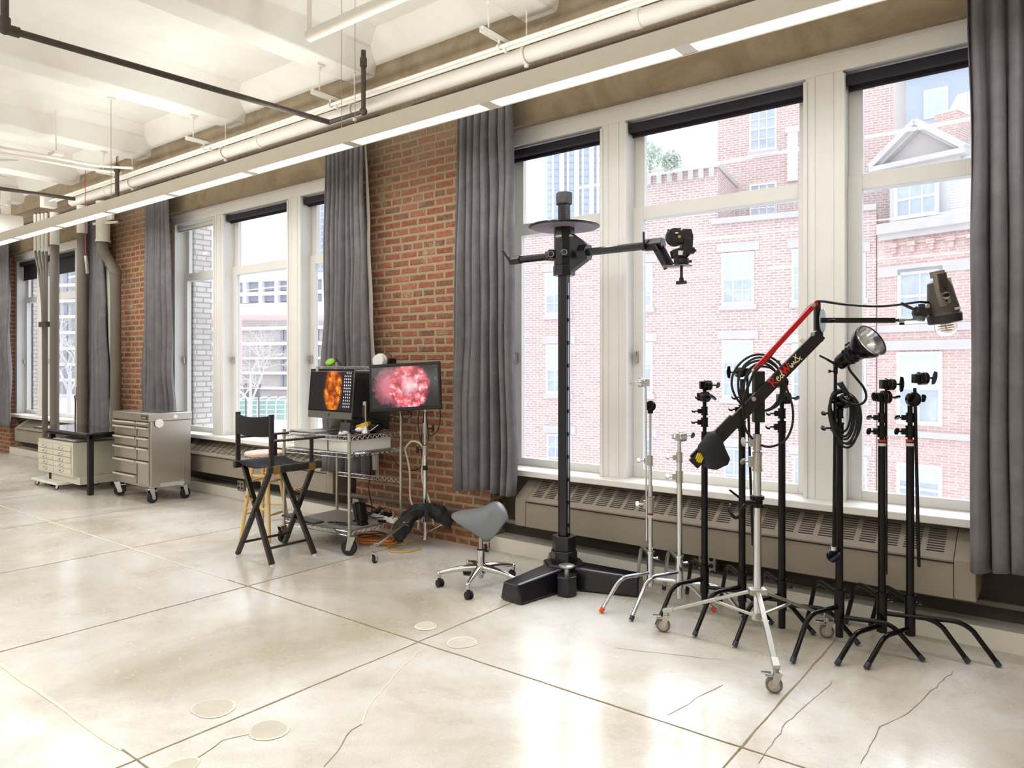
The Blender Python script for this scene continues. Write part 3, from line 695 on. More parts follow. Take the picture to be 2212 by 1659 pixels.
def fwin(F,par,x0,y0,x1,y1,nx=3,ny=4,blind=0.,lintel=True):
    a0,_=F.sz(x0,HY); a1,_=F.sz(x1,HY); xm=(x0+x1)/2; z1=F.sz(xm,y0)[1]; z0=F.sz(xm,y1)[1]; zm=(z0+z1)/2; e=.075*(a1-a0)
    w=MB(); F.slab(w,a0,a0+e,z0,z1,-.02,.05); F.slab(w,a1-e,a1,z0,z1,-.02,.05); F.slab(w,a0+e,a1-e,z1-e,z1,-.02,.05); F.slab(w,a0+e,a1-e,z0,z0+e*1.2,-.02,.05)
    F.slab(w,a0+e,a1-e,zm-e*.4,zm+e*.4,-.02,.05)
    for i in range(1,nx): a=a0+e+(a1-a0-2*e)*i/nx; F.slab(w,a-.018,a+.018,z0+e,z1-e,0.0,.035)
    for j in range(1,ny):
        z=z0+e+(z1-z0-2*e)*j/ny; F.slab(w,a0+e,a1-e,z-.018,z+.018,0.0,.035)
    f=w.build('window',M_fwhite,par)
    p=MB(); F.slab(p,a0+e*.5,a1-e*.5,z0+e*.5,z1-e*.5,.002,.012); p.build('pane',M_fpane,f)
    if blind: b=MB(); F.slab(b,a0+e,a1-e,z1-e-(z1-z0)*blind,z1-e,.012,.018); b.build('blind',M_blindp,f)
    if lintel:
        k=.16*(a1-a0); l=MB(); F.slab(l,a0-k,a1+k,z1+.03,z1+.32,-.02,.04); l.build('lintel',M_lime,par)
        l=MB(); F.slab(l,a0-k*.5,a1+k*.5,z0-.17,z0-.0,-.02,.10); l.build('sill',M_lime,par)
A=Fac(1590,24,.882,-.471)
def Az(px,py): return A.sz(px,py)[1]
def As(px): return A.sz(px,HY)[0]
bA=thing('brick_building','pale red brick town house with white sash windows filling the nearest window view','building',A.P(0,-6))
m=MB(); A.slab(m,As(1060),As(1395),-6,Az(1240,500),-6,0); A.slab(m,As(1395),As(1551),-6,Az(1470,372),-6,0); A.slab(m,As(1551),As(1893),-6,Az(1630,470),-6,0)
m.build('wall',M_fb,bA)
m=MB(); A.slab(m,As(1392),As(1554),Az(1470,372),Az(1470,362),-6,.12)
for i in range(7):
    a=As(1398+i*22.5); A.slab(m,a,a+.17,Az(1470,392),Az(1470,372),-.1,.14)
A.slab(m,As(1538),As(1893),Az(1630,478),Az(1630,466),-6,.16); A.slab(m,As(1060),As(1395),Az(1240,502),Az(1240,496),-6,.06)
m.build('parapet',M_lime,bA)
m=MB(); zr=Az(1630,466)
for i in range(42): a=As(1555)+i*.16; A.slab(m,a,a+.02,zr,zr+.55,.05,.07)
A.slab(m,As(1552),As(1893),zr+.55,zr+.59,.03,.09); m.build('railing',mat('grey_railing','#a9abb1',.6,var=.05),bA)
U=Fac(1590,27,.882,-.471)
m=MB(); U.slab(m,U.sz(1551,HY)[0],U.sz(1930,HY)[0],0,U.sz(1650,100)[1],-6,0); m.build('upper_wall',M_fb,bA)
m=MB(); c0=U.sz(1476,HY)[0]; c1=U.sz(1551,HY)[0]; z0=U.sz(1510,362)[1]; za=U.sz(1480,272)[1]; zb=U.sz(1551,218)[1]
m.prism([(c0,z0),(c1,z0),(c1,zb),(c0+.45*(c1-c0),zb-.25),(c0,za)],U.P(0,0,-.3),U.d,UP,U.n,.2); m.build('white_side_wall',M_fwhite,bA)
m=MB(); U.rect(m,1702,285,1724,392,0,.15); U.rect(m,1698,278,1730,288,0,.25); m.build('pilaster',M_fwhite,bA)
fwin(U,bA,1619,231,1678,326,3,4); fwin(U,bA,1619,396,1678,470,3,4,lintel=False)
for q in ((1559,545,1629,658,3,4,.5),(1560,735,1627,860,3,4,.35),(1563,968,1627,1085,3,4,0),(1178,588,1233,680,3,4,.5),(1180,744,1234,850,3,4,.5),(1182,938,1235,1040,3,4,0),
    (1352,570,1410,665,3,4,.6),(1352,740,1410,850,3,4,.4),(1352,945,1410,1045,3,4,0),(1711,536,1775,652,3,4,.3),(1711,742,1776,862,3,4,.3),(1713,985,1778,1110,3,4,0),(1812,548,1870,645,2,2,0),(1812,742,1871,862,2,2,.4),(1812,985,1873,1100,2,2,.3),(1395,526,1409,540,1,1,0)):
    fwin(A,bA,*q[:6],blind=q[6],lintel=q[0]!=1395)
# right-hand house with a pedimented dormer
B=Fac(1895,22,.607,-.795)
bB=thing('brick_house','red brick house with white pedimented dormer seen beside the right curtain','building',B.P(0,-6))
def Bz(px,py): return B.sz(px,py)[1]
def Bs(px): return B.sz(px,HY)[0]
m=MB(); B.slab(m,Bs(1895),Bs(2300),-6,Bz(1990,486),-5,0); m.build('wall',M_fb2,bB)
m=MB(); B.slab(m,Bs(1903),Bs(2300),Bz(1990,497),Bz(1990,474),-.1,.28); B.slab(m,Bs(1903),Bs(2300),Bz(1990,510),Bz(1990,497),-.1,.14)
for k,(y0,y1) in enumerate(((569,592),(700,716),(735,756),(932,945))):
    B.slab(m,Bs(1897),Bs(2300),Bz(1990,y1),Bz(1990,y0),-.05,.05+.02*k)
m.build('stone_bands',M_lime,bB)
m=MB()
for i in range(9):
    a=Bs(1925)+i*.52; z=Bz(1990,520); B.slab(m,a,a+.22,z-.12,z,-.02,.16); B.slab(m,a+.04,a+.18,z-.3,z-.12,-.02,.10); B.slab(m,a+.08,a+.5,z-.06,z,-.02,.06)
m.build('corbel_table',M_fb2,bB)
for q in ((1940,578,2038,699,2,2,0),(1938,760,2036,918,2,2,.45),(1938,1003,2036,1110,2,2,.3)): fwin(B,bB,*q[:6],blind=q[6],lintel=False)
m=MB(); B.slab(m,Bs(1910),Bs(2095),Bz(1990,484),Bz(1990,340),-3,-.35); m.build('dormer_wall',M_fwhite,bB)
m=MB(); z0=Bz(1980,345); zt=Bz(1975,268); a0,a1=Bs(1888),Bs(2078); am=(a0+a1)/2
def ped(k,o0,o1): m.prism([(a0+k,z0),(a1-k,z0),(am,zt-k*.9)],B.P(0,0,o0),B.d,UP,B.n,o1-o0)
ped(.0,-3,-.32); m.cm=0
th=.16
for p,q in (((a0-.1,z0),(am,zt)),((am,zt),(a1+.1,z0))):
    m.bar(B.P(p[0],p[1]+.06,-.12),B.P(q[0],q[1]+.06,-.12),.5,th,B.n.cross(B.d)); m.bar(B.P(p[0],p[1]-.08,-.2),B.P(q[0],q[1]-.08,-.2),.3,th*.6,B.n.cross(B.d))
B.slab(m,a0-.1,a1+.1,z0-.1,z0+.05,-.35,.12); B.slab(m,a0+.1,a1-.1,z0-.3,z0-.1,-.35,-.1); m.build('pediment',M_lime,bB)
fwin(B,bB,1933,383,2028,470,3,2,lintel=False)
m=MB()
for i in range(26): B.slab(m,Bs(2040),Bs(2095),Bz(1990,484)+i*.075,Bz(1990,484)+i*.075+.06,-.35,-.33)
m.build('clapboards',M_fwhite,bB)
m=MB(); z=Bz(1990,478); m.prism([(0,z),(0,z+.1),(-5,z+5.2),(-5,z)],B.P(Bs(1903),0,-.4),B.n,UP,B.d,10); m.build('slate_roof',M_slate,bB)
m=MB(); B.slab(m,B.sz(1940,HY)[0],B.sz(1992,HY)[0],Bz(1965,300),Bz(1965,205),-3.4,-2.4); m.build('chimney',M_fb2,bB)
# pale buildings beyond
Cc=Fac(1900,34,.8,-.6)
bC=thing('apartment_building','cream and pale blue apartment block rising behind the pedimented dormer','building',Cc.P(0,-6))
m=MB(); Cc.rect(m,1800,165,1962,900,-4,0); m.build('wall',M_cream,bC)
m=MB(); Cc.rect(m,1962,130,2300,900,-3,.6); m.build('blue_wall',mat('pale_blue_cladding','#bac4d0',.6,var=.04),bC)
m=MB(); Cc.rect(m,1780,158,1965,170,-4,.4); Cc.rect(m,1955,110,2300,116,-1,.9); Cc.rect(m,1955,135,2300,140,-1,.9)
for i in range(10): Cc.rect(m,1965+i*22,110,1967+i*22,138,.7,.75)
m.build('cornice',M_lime,bC)
m=MB(); Cc.rect(m,2000,200,2052,262,.6,.66); f=m.build('window',M_fwhite,bC); m=MB(); Cc.rect(m,2003,203,2025,231,.66,.68); Cc.rect(m,2027,203,2049,231,.66,.68); Cc.rect(m,2003,233,2025,259,.66,.68); Cc.rect(m,2027,233,2049,259,.66,.68); m.build('pane',M_blindp,f)
T=Fac(1230,70,1,0)
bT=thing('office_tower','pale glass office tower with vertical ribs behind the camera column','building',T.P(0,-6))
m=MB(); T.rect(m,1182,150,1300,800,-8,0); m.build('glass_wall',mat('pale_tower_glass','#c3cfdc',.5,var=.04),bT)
m=MB()
for i in range(7): T.rect(m,1192+i*16,150,1196+i*16+(6 if i%2 else 0),800,0,.4)
m.build('ribs',M_fwhite,bT)
m=MB()
for i in range(24): T.rect(m,1182,170+i*15,1300,171+i*15,0,.1)
m.build('floor_lines',M_lime,bT)
# terrace planting
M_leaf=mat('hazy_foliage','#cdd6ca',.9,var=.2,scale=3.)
def shrub(px,py,t,r,n,label,seed):
    rnd=random.Random(seed); c=D(px,py,t); mb=MB()
    for i in range(n):
        v=Vector([rnd.gauss(0,1) for _ in range(3)]); v=v.normalized()*r*rnd.random()**.4; v.z*=1.2; p=c+v; a=Vector([rnd.gauss(0,1) for _ in range(3)]).normalized()*.06; b=Vector([rnd.gauss(0,1) for _ in range(3)]).normalized()*.06
        mb.add([p-a,p+b,p+a,p-b],[(0,1,2,3)])
    t_=thing('terrace_shrub',label,'shrub',c-V(0,0,r*1.2)); mb.build('foliage',M_leaf,t_)
    MB().cyl(c-V(0,0,r*1.35),c,.03,.015).build('stem',mat('pale_bark','#b3a79b',.9,var=.1),t_)
shrub(1404,338,24.0,.42,420,'tall hazy shrub on the roof terrace behind the parapet',1)
shrub(1450,350,24.2,.34,380,'low hazy shrub on the roof terrace beside the white wall',2)
# ---------------------------------------------------------------- view from the middle and far windows
def fx(v): return '#%02x%02x%02x'%tuple(v)
M_gar=brick_mat('garage_brick',['#bdb2ad','#c8beb9','#b5aaa5'],'#d6cecb',bw=.4,bh=.12,mort=.015,wear=.1,dist=.002,bumpk=.05,plane='fac')  # garage tones lightened too, haze put into the colour
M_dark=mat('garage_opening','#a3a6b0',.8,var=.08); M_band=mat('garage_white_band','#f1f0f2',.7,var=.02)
K=Fac(560,42,.95,-.31)
bK=thing('parking_garage','long parking garage with white bands and open decks seen through the middle window','building',K.P(0,-4))
m=MB(); K.rect(m,395,596,1010,960,-8,0); m.build('wall',M_gar,bK)
m=MB()
for y0,y1 in ((590,604),(627,635),(652,684),(704,711),(738,745),(771,776),(803,809),(836,842)): K.rect(m,395,y0,1010,y1,0,.35)
for x in range(398,1010,34): K.rect(m,x,598,x+7,656,0,.4)
m.build('bands',M_band,bK)
m=MB()
for x in range(405,1010,34):
    for y0,y1 in ((605,627),(636,651)): K.rect(m,x,y0,x+26,y1,0,.12)
m.build('deck_openings',M_dark,bK)
m=MB()
for x in (608,616,640,668,684,700):
    for y0,y1 in ((712,735),(747,769),(778,800),(811,834)): K.rect(m,x,y0,x+5,y1,0,.08)
m.build('window',M_dark,bK)
K2=Fac(140,60,.95,-.31)
bK2=thing('brick_block','hazy brick apartment block seen through the far left window','building',K2.P(0,-4))
m=MB(); K2.rect(m,20,560,260,1000,-8,0); m.build('wall',M_gar,bK2)
m=MB()
for y in range(580,900,34): K2.rect(m,20,y,260,y+6,0,.3)
m.build('bands',M_band,bK2)
m=MB()
for x in range(30,260,18):
    for y in range(590,900,34): K2.rect(m,x,y,x+9,y+20,0,.1)
m.build('window',M_dark,bK2)
K3=Fac(690,80,1,0)
bK3=thing('office_tower','hazy pale office tower behind the garage at the right of the middle window','building',K3.P(0,-4))
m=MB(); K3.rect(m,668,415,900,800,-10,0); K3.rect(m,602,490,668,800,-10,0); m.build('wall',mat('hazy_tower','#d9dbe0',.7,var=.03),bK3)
m=MB()
for x in range(672,720,7):
    for y in range(430,600,14): K3.rect(m,x,y,x+3,y+9,0,.2)
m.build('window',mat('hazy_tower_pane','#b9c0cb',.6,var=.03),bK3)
# pink sewer-like bridge pipe across the lot
a=D(400,684,30); b=D(780,686,27); t=thing('pink_gantry_pipe','pale pink horizontal pipe spanning the lot outside the middle window','pipe',(a+b)/2)
M_pink=mat('pale_pink_paint','#dcc0be',.6,var=.04)
MB().cyl(a,b,.13).build('pipe_run',M_pink,t)
for px in (520,760): q=D(px,685,28.5); MB().cyl(q,q+V(0,0,-2.6),.05).build('post',M_pink,t)
# parking lot ground
lot=MB().prism([(-12.5,9),(-62,60),(-95,60),(-75,9)],(0,0,-1.2),(1,0,0),(0,1,0),(0,0,1),.2); tag(lot.build('street_ground',mat('haze_paled_asphalt','#d6d6da',.6,var=.06,scale=.3)),'pale street surface outside the middle window','ground',kind='structure')  # ground colour lightened to look overexposed, surface is dry
# fence with looped white tubes on green panels
t=thing('construction_fence','green construction fence with looped white rails below the parking sign','fence',D(560,905,28))
P0=D(440,0,29.);
def fp(px,py,o=0): return D(px,py,28-o)
MB().obox((fp(470,884)+fp(640,884))/2,(fp(640,884)-fp(470,884))/2,FW*.03,UP*.40).build('green_panel',mat('green_fence_panel','#a9c4bc',.7,var=.06),t)
mb=MB()
for i in range(9):
    x=476+i*20; mb.tube([fp(x,912,.1),fp(x,872,.1),fp(x+4,862,.1),fp(x+12,858,.1),fp(x+22,858,.1)],.022,6,2)
for y in (866,876,886,896): mb.tube([fp(470,y,.1),fp(640,y-2,.1)],.013,5)
mb.build('looped_rails',mat('glowing_fence_rail','#eef2f2',.5,var=0,emit='#ffffff',estr=.25),t)  # rails emit a little to look blown out by daylight
t=thing('waste_bin','pair of teal waste bins outside the left light of the middle window','bin',D(452,915,26))
for k in (0,1):
    c=D(448+k*11,893,26); MB().obox(c,RT*.085*1,FW*.1,UP*.36).obox(c+UP*.38,RT*.10,FW*.12,UP*.03).build('bin_body',mat('teal_plastic','#9dc2c2',.6,var=.05),t)
t=thing('parking_sign','black parking sign board reading PARK beyond the middle window','sign',D(545,872,27.5))
c=D(545,845,27.5); MB().obox(D(545,833,27.5),RT*.33,FW*.03,UP*.08).build('header_panel',mat('sign_charcoal','#7d787b',.6,var=.05),t)
for k in (-1,0,1): MB().obox(D(545+k*11.5,849,27.5),RT*.088,FW*.03,UP*.16).build('rate_panel',mat('sign_charcoal'),t)
for k in (-1,1): MB().cyl(D(545+k*14,857,27.6),D(545+k*14,905,27.6),.03).build('post',mat('sign_charcoal'),t)
def text(s,size,loc,xd,yd,m,par,name='lettering',ext=.001):
    cu=bpy.data.curves.new(name,'FONT'); cu.body=s; cu.size=size; cu.extrude=ext; cu.align_x='CENTER'; cu.align_y='CENTER'
    o=bpy.data.objects.new(name,cu); COL.objects.link(o); xd=Vector(xd).normalized(); yd=Vector(yd).normalized(); zd=xd.cross(yd)
    o.rotation_euler=Matrix((xd,yd,zd)).transposed().to_euler(); cu.materials.append(m); o.location=Vector(loc)-ORG[par.name]; bpy.context.view_layer.update(); me=bpy.data.meshes.new_from_object(o.evaluated_get(bpy.context.evaluated_depsgraph_get())); me.materials.clear(); me.materials.append(m); mo=bpy.data.objects.new(name,me); COL.objects.link(mo); mo.location=o.location; mo.rotation_euler=o.rotation_euler; mo.parent=par; bpy.data.objects.remove(o); return mo
text('PARK',.16,D(548,833,27.43),RT,UP,mat('glowing_sign_white','#ffffff',.6,var=0,emit='#ffffff',estr=.4),t)  # letters emit a little to imitate bright daylight, not a lit sign
# bare trees
def tree(base,h,label,seed,m):
    rnd=random.Random(seed); mb=MB()
    def grow(p,d,L,r,k):
        q=p+d*L; mid=(p+q)/2+Vector([rnd.gauss(0,.05*L) for _ in range(3)]); mb.tube([p,mid,q],[r,r*.85,r*.65],5)
        if k==0: return
        for _ in range(3 if k>1 else 4):
            v=(d+Vector([rnd.gauss(0,.55) for _ in range(3)])+V(0,0,.12)).normalized(); grow(q if rnd.random()<.6 else mid,v,L*rnd.uniform(.6,.85),r*.6,k-1)
    grow(Vector(base),V(0.02,0,1),h*.30,h*.018,5)
    return tag(mb.build('bare_tree',m),label,'tree')
M_bark=mat('haze_paled_bark','#d3cfcd',.9,var=.05)  # bark colour paled to imitate overexposed outdoor light
tree(D(540,905,25),3.9,'bare pale winter tree outside the middle window above the parking sign',4,M_bark)
tree(D(150,900,32),6.5,'bare winter tree outside the far left window',9,M_bark)
tree(D(435,905,30),4.2,'bare winter tree outside the left light of the middle window',6,M_bark)
# ---------------------------------------------------------------- camera stand
M_stand=mat('camera_stand_enamel','#17141c',.28,metal=.2,var=.08,coat=.3); M_dmetal=mat('dark_grey_metal','#2b282b',.4,metal=.4,var=.1)
M_satin=mat('satin_aluminium_edge','#9aa0aa',.35,metal=.6,var=.04)
def ngon(r,n,rot=0): return [(r*math.cos(rot+2*PI*i/n),r*math.sin(rot+2*PI*i/n)) for i in range(n)]
sx_,sy_=-2.78,4.165
st=thing('camera_stand','tall black hexagonal column camera stand with crossbar and tray on a three-legged cast base','camera stand',(sx_,sy_,0))
C0=V(sx_,sy_,0)
mb=MB()
bt=.125
def leg(a,L,w0,w1,h0,h1,mb):
    d=V(math.cos(a),math.sin(a),0); s=V(-d.y,d.x,0); k=.03
    q=[]
    for r,w,h in ((.04,w0,h0),(L,w1,h1)):
        c=C0+d*r; q+= [c-s*(w/2+k)+V(0,0,.006),c+s*(w/2+k)+V(0,0,.006),c+s*w/2+V(0,0,h),c-s*w/2+V(0,0,h)]
    return mb.add(q,[(0,1,2,3),(5,4,7,6),(1,0,4,5),(2,1,5,6),(3,2,6,7),(0,3,7,4)])
for i,a in enumerate((-96,15,131)):
    L=(.53,.53,.40)[i]; m=leg(math.radians(a),L,.17,.125,bt+.03,bt,MB()); m.build('leg',M_stand,st,bevel=.012)
mb=MB().prism(ngon(.15,6,.3),C0+V(0,0,.006),(1,0,0),(0,1,0),(0,0,1),.155); mb.build('base_hub',M_stand,st,bevel=.01)
ap=math.radians(-52); dp=V(math.cos(ap),math.sin(ap),0)
c=C0+dp*.22; MB().prism(ngon(.075,6,ap),c+V(0,0,.006),(1,0,0),(0,1,0),(0,0,1),.125).build('leveller_housing',M_stand,st,bevel=.008)
f=MB().cyl(c+V(0,0,.12),c+V(0,0,.185),.017); f.build('leveller_stem',M_alu,st)
MB().lathe([(.045,0),(.052,.006),(.052,.014),(.045,.018)],c+V(0,0,.18),(0,0,1),24).build('leveller_knob',M_alu,st)
# pale edge strips on the near legs
for a,sd in ((-96,1),(15,-1)):
    a=math.radians(a); d=V(math.cos(a),math.sin(a),0); s=V(-d.y,d.x,0)*sd
    MB().bar(C0+d*.14+s*.078+V(0,0,bt+.021),C0+d*.52+s*.063+V(0,0,bt+.001),.014,.006).build('edge_strip',M_satin,st)
hx=math.radians(22)
MB().prism(ngon(.092,6,hx),C0+V(0,0,.155),(1,0,0),(0,1,0),(0,0,1),.085).build('lower_socket',M_stand,st,bevel=.005)
MB().prism(ngon(.084,6,hx),C0+V(0,0,.24),(1,0,0),(0,1,0),(0,0,1),.10).build('upper_socket',M_stand,st,bevel=.005)
MB().prism(ngon(.043,6,hx),C0+V(0,0,.34),(1,0,0),(0,1,0),(0,0,1),2.31).build('column',M_stand,st,bevel=.003)
# rack strip with a row of catches facing the room
fd=V(math.cos(hx-PI/3-.52),math.sin(hx-PI/3-.52),0)
fd=-FW*.9+RT*.35; fd.z=0; fd.normalize()
nrm=min([V(math.cos(hx+PI/6+k*PI/3),math.sin(hx+PI/6+k*PI/3),0) for k in range(6)],key=lambda v:(v-fd).length); tn=V(-nrm.y,nrm.x,0)
MB().bar(C0+nrm*.0385+V(0,0,.36),C0+nrm*.0385+V(0,0,2.06),.010,.004,nrm).build('rack_strip',M_satin,st)
mb=MB()
for i in range(11): MB().bar(C0+nrm*.041+V(0,0,.40+i*.155),C0+nrm*.041+V(0,0,.425+i*.155),.014,.006,nrm).build('rack_catch',M_stand,st)
[None]
zs0,zs1=2.11,2.44
MB().prism(ngon(.077,8,.39),C0+V(0,0,zs0),(1,0,0),(0,1,0),(0,0,1),.07).build('carriage_collar',M_stand,st,bevel=.004)
MB().prism(ngon(.072,8,.39),C0+V(0,0,zs0+.07),(1,0,0),(0,1,0),(0,0,1),zs1-zs0-.07).build('carriage',M_stand,st,bevel=.004)
MB().lathe([(.236,0),(.243,.004),(.243,.010),(.236,.014)],C0+V(0,0,zs1),(0,0,1),48).build('tray',M_stand,st)
MB().lathe([(.226,0),(.226,.002)],C0+V(0,0,zs1-.0025),(0,0,1),48).build('tray_underside',mat('tray_pad','#8d8189',.7,var=.04),st)
MB().prism(ngon(.058,6,hx),C0+V(0,0,2.595),(1,0,0),(0,1,0),(0,0,1),.085).build('top_cap',mat('cap_grey','#4a484c',.5,var=.05),st,bevel=.008)
za=2.255
# crossbar clamp and arms, parallel to the window wall
ya=sy_-.0
MB().prism([(.05,-.13),(.19,-.05),(.19,.05),(.05,.15)],C0+V(0,-.03,za),(1,0,0),(0,0,1),(0,1,0),.06).build('arm_bracket',M_stand,st,bevel=.003)
MB().prism(ngon(.058,6,0),C0+V(.13,0,za),(0,1,0),(0,0,1),(1,0,0),.07).build('arm_clamp',M_stand,st,bevel=.004)
MB().prism(ngon(.026,6,PI/6),C0+V(-.40,0,za),(0,1,0),(0,0,1),(1,0,0),1.08).build('crossbar',M_stand,st,bevel=.002)
MB().prism([(-.05,-.04),(-.14,-.03),(-.14,.03),(-.05,.04)],C0+V(0,-.03,za),(1,0,0),(0,0,1),(0,1,0),.06).build('arm_bracket',M_stand,st,bevel=.003)
MB().prism(ngon(.034,6,0),C0+V(-.46,0,za),(0,1,0),(0,0,1),(1,0,0),.09).bar(C0+V(-.45,-.03,za+.0),C0+V(-.50,-.05,za+.075),.012,.02).build('end_clamp',M_stand,st,bevel=.003)
MB().prism(ngon(.042,6,0),C0+V(.62,0,za),(0,1,0),(0,0,1),(1,0,0),.12).bar(C0+V(.63,-.045,za-.03),C0+V(.63,-.05,za+.08),.012,.015).cyl(C0+V(.63,-.04,za-.03),C0+V(.63,-.065,za-.03),.010).build('end_clamp',M_stand,st,bevel=.003)
for dx,dy,r in ((-.065,-.06,.035),(-.115,-.02,.027),(.055,-.075,.030)):
    o=C0+V(dx,dy,za); nn=(-FW*.9+V(0,-.3,0)).normalized(); kn=MB().lathe([(r,0),(r,.022),(r*.8,.028)],o+nn*.0,nn,6).build('hex_knob',M_stand,st)
    MB().lathe([(r*.62,0),(r*.62,.002)],o+nn*.0285,nn,18).build('knob_ring',M_satin,kn); MB().lathe([(r*.5,0),(r*.5,.0018)],o+nn*.0301,nn,18).build('knob_face',M_stand,kn)
# drop bracket
ar=C0+V(.72,0,za); q0=ar+V(-.02,0,-.01); q1=V(XW(1446,ya),ya,2.108); q2=V(XW(1490,ya),ya,2.108)
MB().bar(q0+V(0,-.0,.0),q1,.075,.012,(0,1,0)).bar(q0+V(0,-.035,0.012),q1+V(0,-.035,.012),.008,.03,(0,1,0)).bar(q0+V(0,.035,.012),q1+V(0,.035,.012),.008,.03,(0,1,0)).bar(q1-V(.01,0,0),q2,.075,.010).build('drop_bracket',M_stand,st,bevel=.002)
mb=MB(); qc=V(XW(1472,ya),ya,2.103); mb.cyl(qc,qc-V(0,0,.095),.009).cyl(qc-V(0,0,.068),qc-V(0,0,.095),.014).bar(qc+V(-.032,0,-.098),qc+V(.032,0,-.098),.022,.02); mb.build('mounting_bolt',M_dmetal,st,bevel=.002)
# geared head
hd=thing('camera_mount','black geared camera head with a yellow-ringed dial bolted on the stand bracket','camera head',(qc.x,ya,2.114))
h=V(qc.x,ya,2.114); M_head=mat('head_casting','#2a262a',.45,metal=.3,var=.1)
R_,F_=RT,-FW
MB().lathe([(.040,0),(.046,.008),(.046,.035),(.036,.042)],h,(0,0,1),24).build('pan_base',M_head,hd)
MB().cyl(h+R_*.03+V(0,0,.02),h+R_*.062+V(0,0,.022),.008).cyl(h-R_*.035+F_*.03+V(0,0,.0),h-R_*.035+F_*.03+V(0,0,.04),.012).build('lock_knob',M_head,hd)
MB().prism([(-.055,.04),(.03,.04),(.055,.07),(.05,.095),(-.02,.10),(-.065,.085)],h-F_*.035,R_,(0,0,1),F_,.075).build('tilt_base',M_head,hd,bevel=.004)
MB().prism([(-.005,.052),(.055,.06),(.042,.155),(.008,.155)],h+F_*.02,R_,(0,0,1),F_,.045).build('gear_cover',M_dmetal,hd,bevel=.004)
MB().prism([(-.002,.10),(.062,.10),(.066,.17),(.055,.215),(.0,.215),(-.01,.18)],h-F_*.04,R_,(0,0,1),F_,.075).build('side_plate',M_head,hd,bevel=.006)
MB().lathe([(.048,0),(.056,.006),(.056,.03),(.05,.036)],h+V(0,0,.165)-R_*.045-F_*.0,F_,28).build('dial_housing',M_head,hd)
MB().obox(h+V(0,0,.165)-R_*.03+F_*.036,R_*.036,F_*.006,UP*.036).build('dial_plate',M_dmetal,hd,bevel=.003)
MB().lathe([(.009,0),(.009,.002)],h+V(0,0,.165)-R_*.022+F_*.042,F_,18).lathe([(.0045,0),(.0045,.001)],h+V(0,0,.165)-R_*.022+F_*.044,F_,12).build('yellow_ring',mat('ochre_ring','#b49a3a',.5,var=.05),hd)
MB().obox(h+V(0,0,.188)-R_*.038+F_*.043,R_*.009,F_*.0006,UP*.004).build('scale_mark',M_white,hd)
MB().cyl(h+V(0,0,.21)-R_*.085,h+V(0,0,.20)-R_*.045,.009).cyl(h+V(0,0,.19)-R_*.012,h+V(0,0,.225)-R_*.012,.009).build('tilt_lock',M_head,hd)
MB().obox(h+V(0,0,.066)-R_*.008+F_*.048,R_*.022,F_*.004,UP*.013).build('label_plate',M_white,hd)
MB().lathe([(.020,0),(.024,.008),(.020,.02)],h+R_*.058+V(0,0,.088),R_,16).cyl(h+R_*.075+V(0,0,.088),h+R_*.09+V(0,0,.088),.008).build('crank_knob',M_head,hd)
# ---------------------------------------------------------------- generic casters
def caster(base,r,w,d,m_w=M_rub,m_f=M_chrome,par=None,hgt=None,brake=False,hub=.62,mh=None):
    """base = floor contact point, d = rolling direction"""
    base=Vector(base); d=Vector(d).normalized(); ax=V(-d.y,d.x,0); c=base+V(0,0,r); hgt=hgt or r*2.35
    wh=MB().lathe([(r*.93,-w/2),(r,-w/2+.004),(r,w/2-.004),(r*.93,w/2)],c,ax,24).build('wheel',m_w,par)
    MB().lathe([(r*hub,-w/2-.002),(r*hub,w/2+.002)],c,ax,18).build('wheel_hub',mh or M_alu,wh)
    f=MB(); top=base+V(0,0,hgt)+d*r*.45
    for s in (-1,1):
        o=c+ax*s*(w/2+.005)
        f.prism([(-.35*r,-.35*r),(.25*r,-.35*r),(r*.95,hgt-r-.004),(-.05*r,hgt-r-.004)],o-ax*.0015,d,(0,0,1),ax,.003)
    f.obox(base+V(0,0,hgt-.003)+d*r*.45,d*r*.5,ax*(w/2+.007),V(0,0,.003)); f.cyl(c-ax*(w/2+.009),c+ax*(w/2+.009),.006)
    if brake: f.obox(c+V(0,0,r*1.02)-d*r*.55,d*r*.45,ax*w*.35,V(0,0,.004))
    f.build('fork',m_f,par); return top
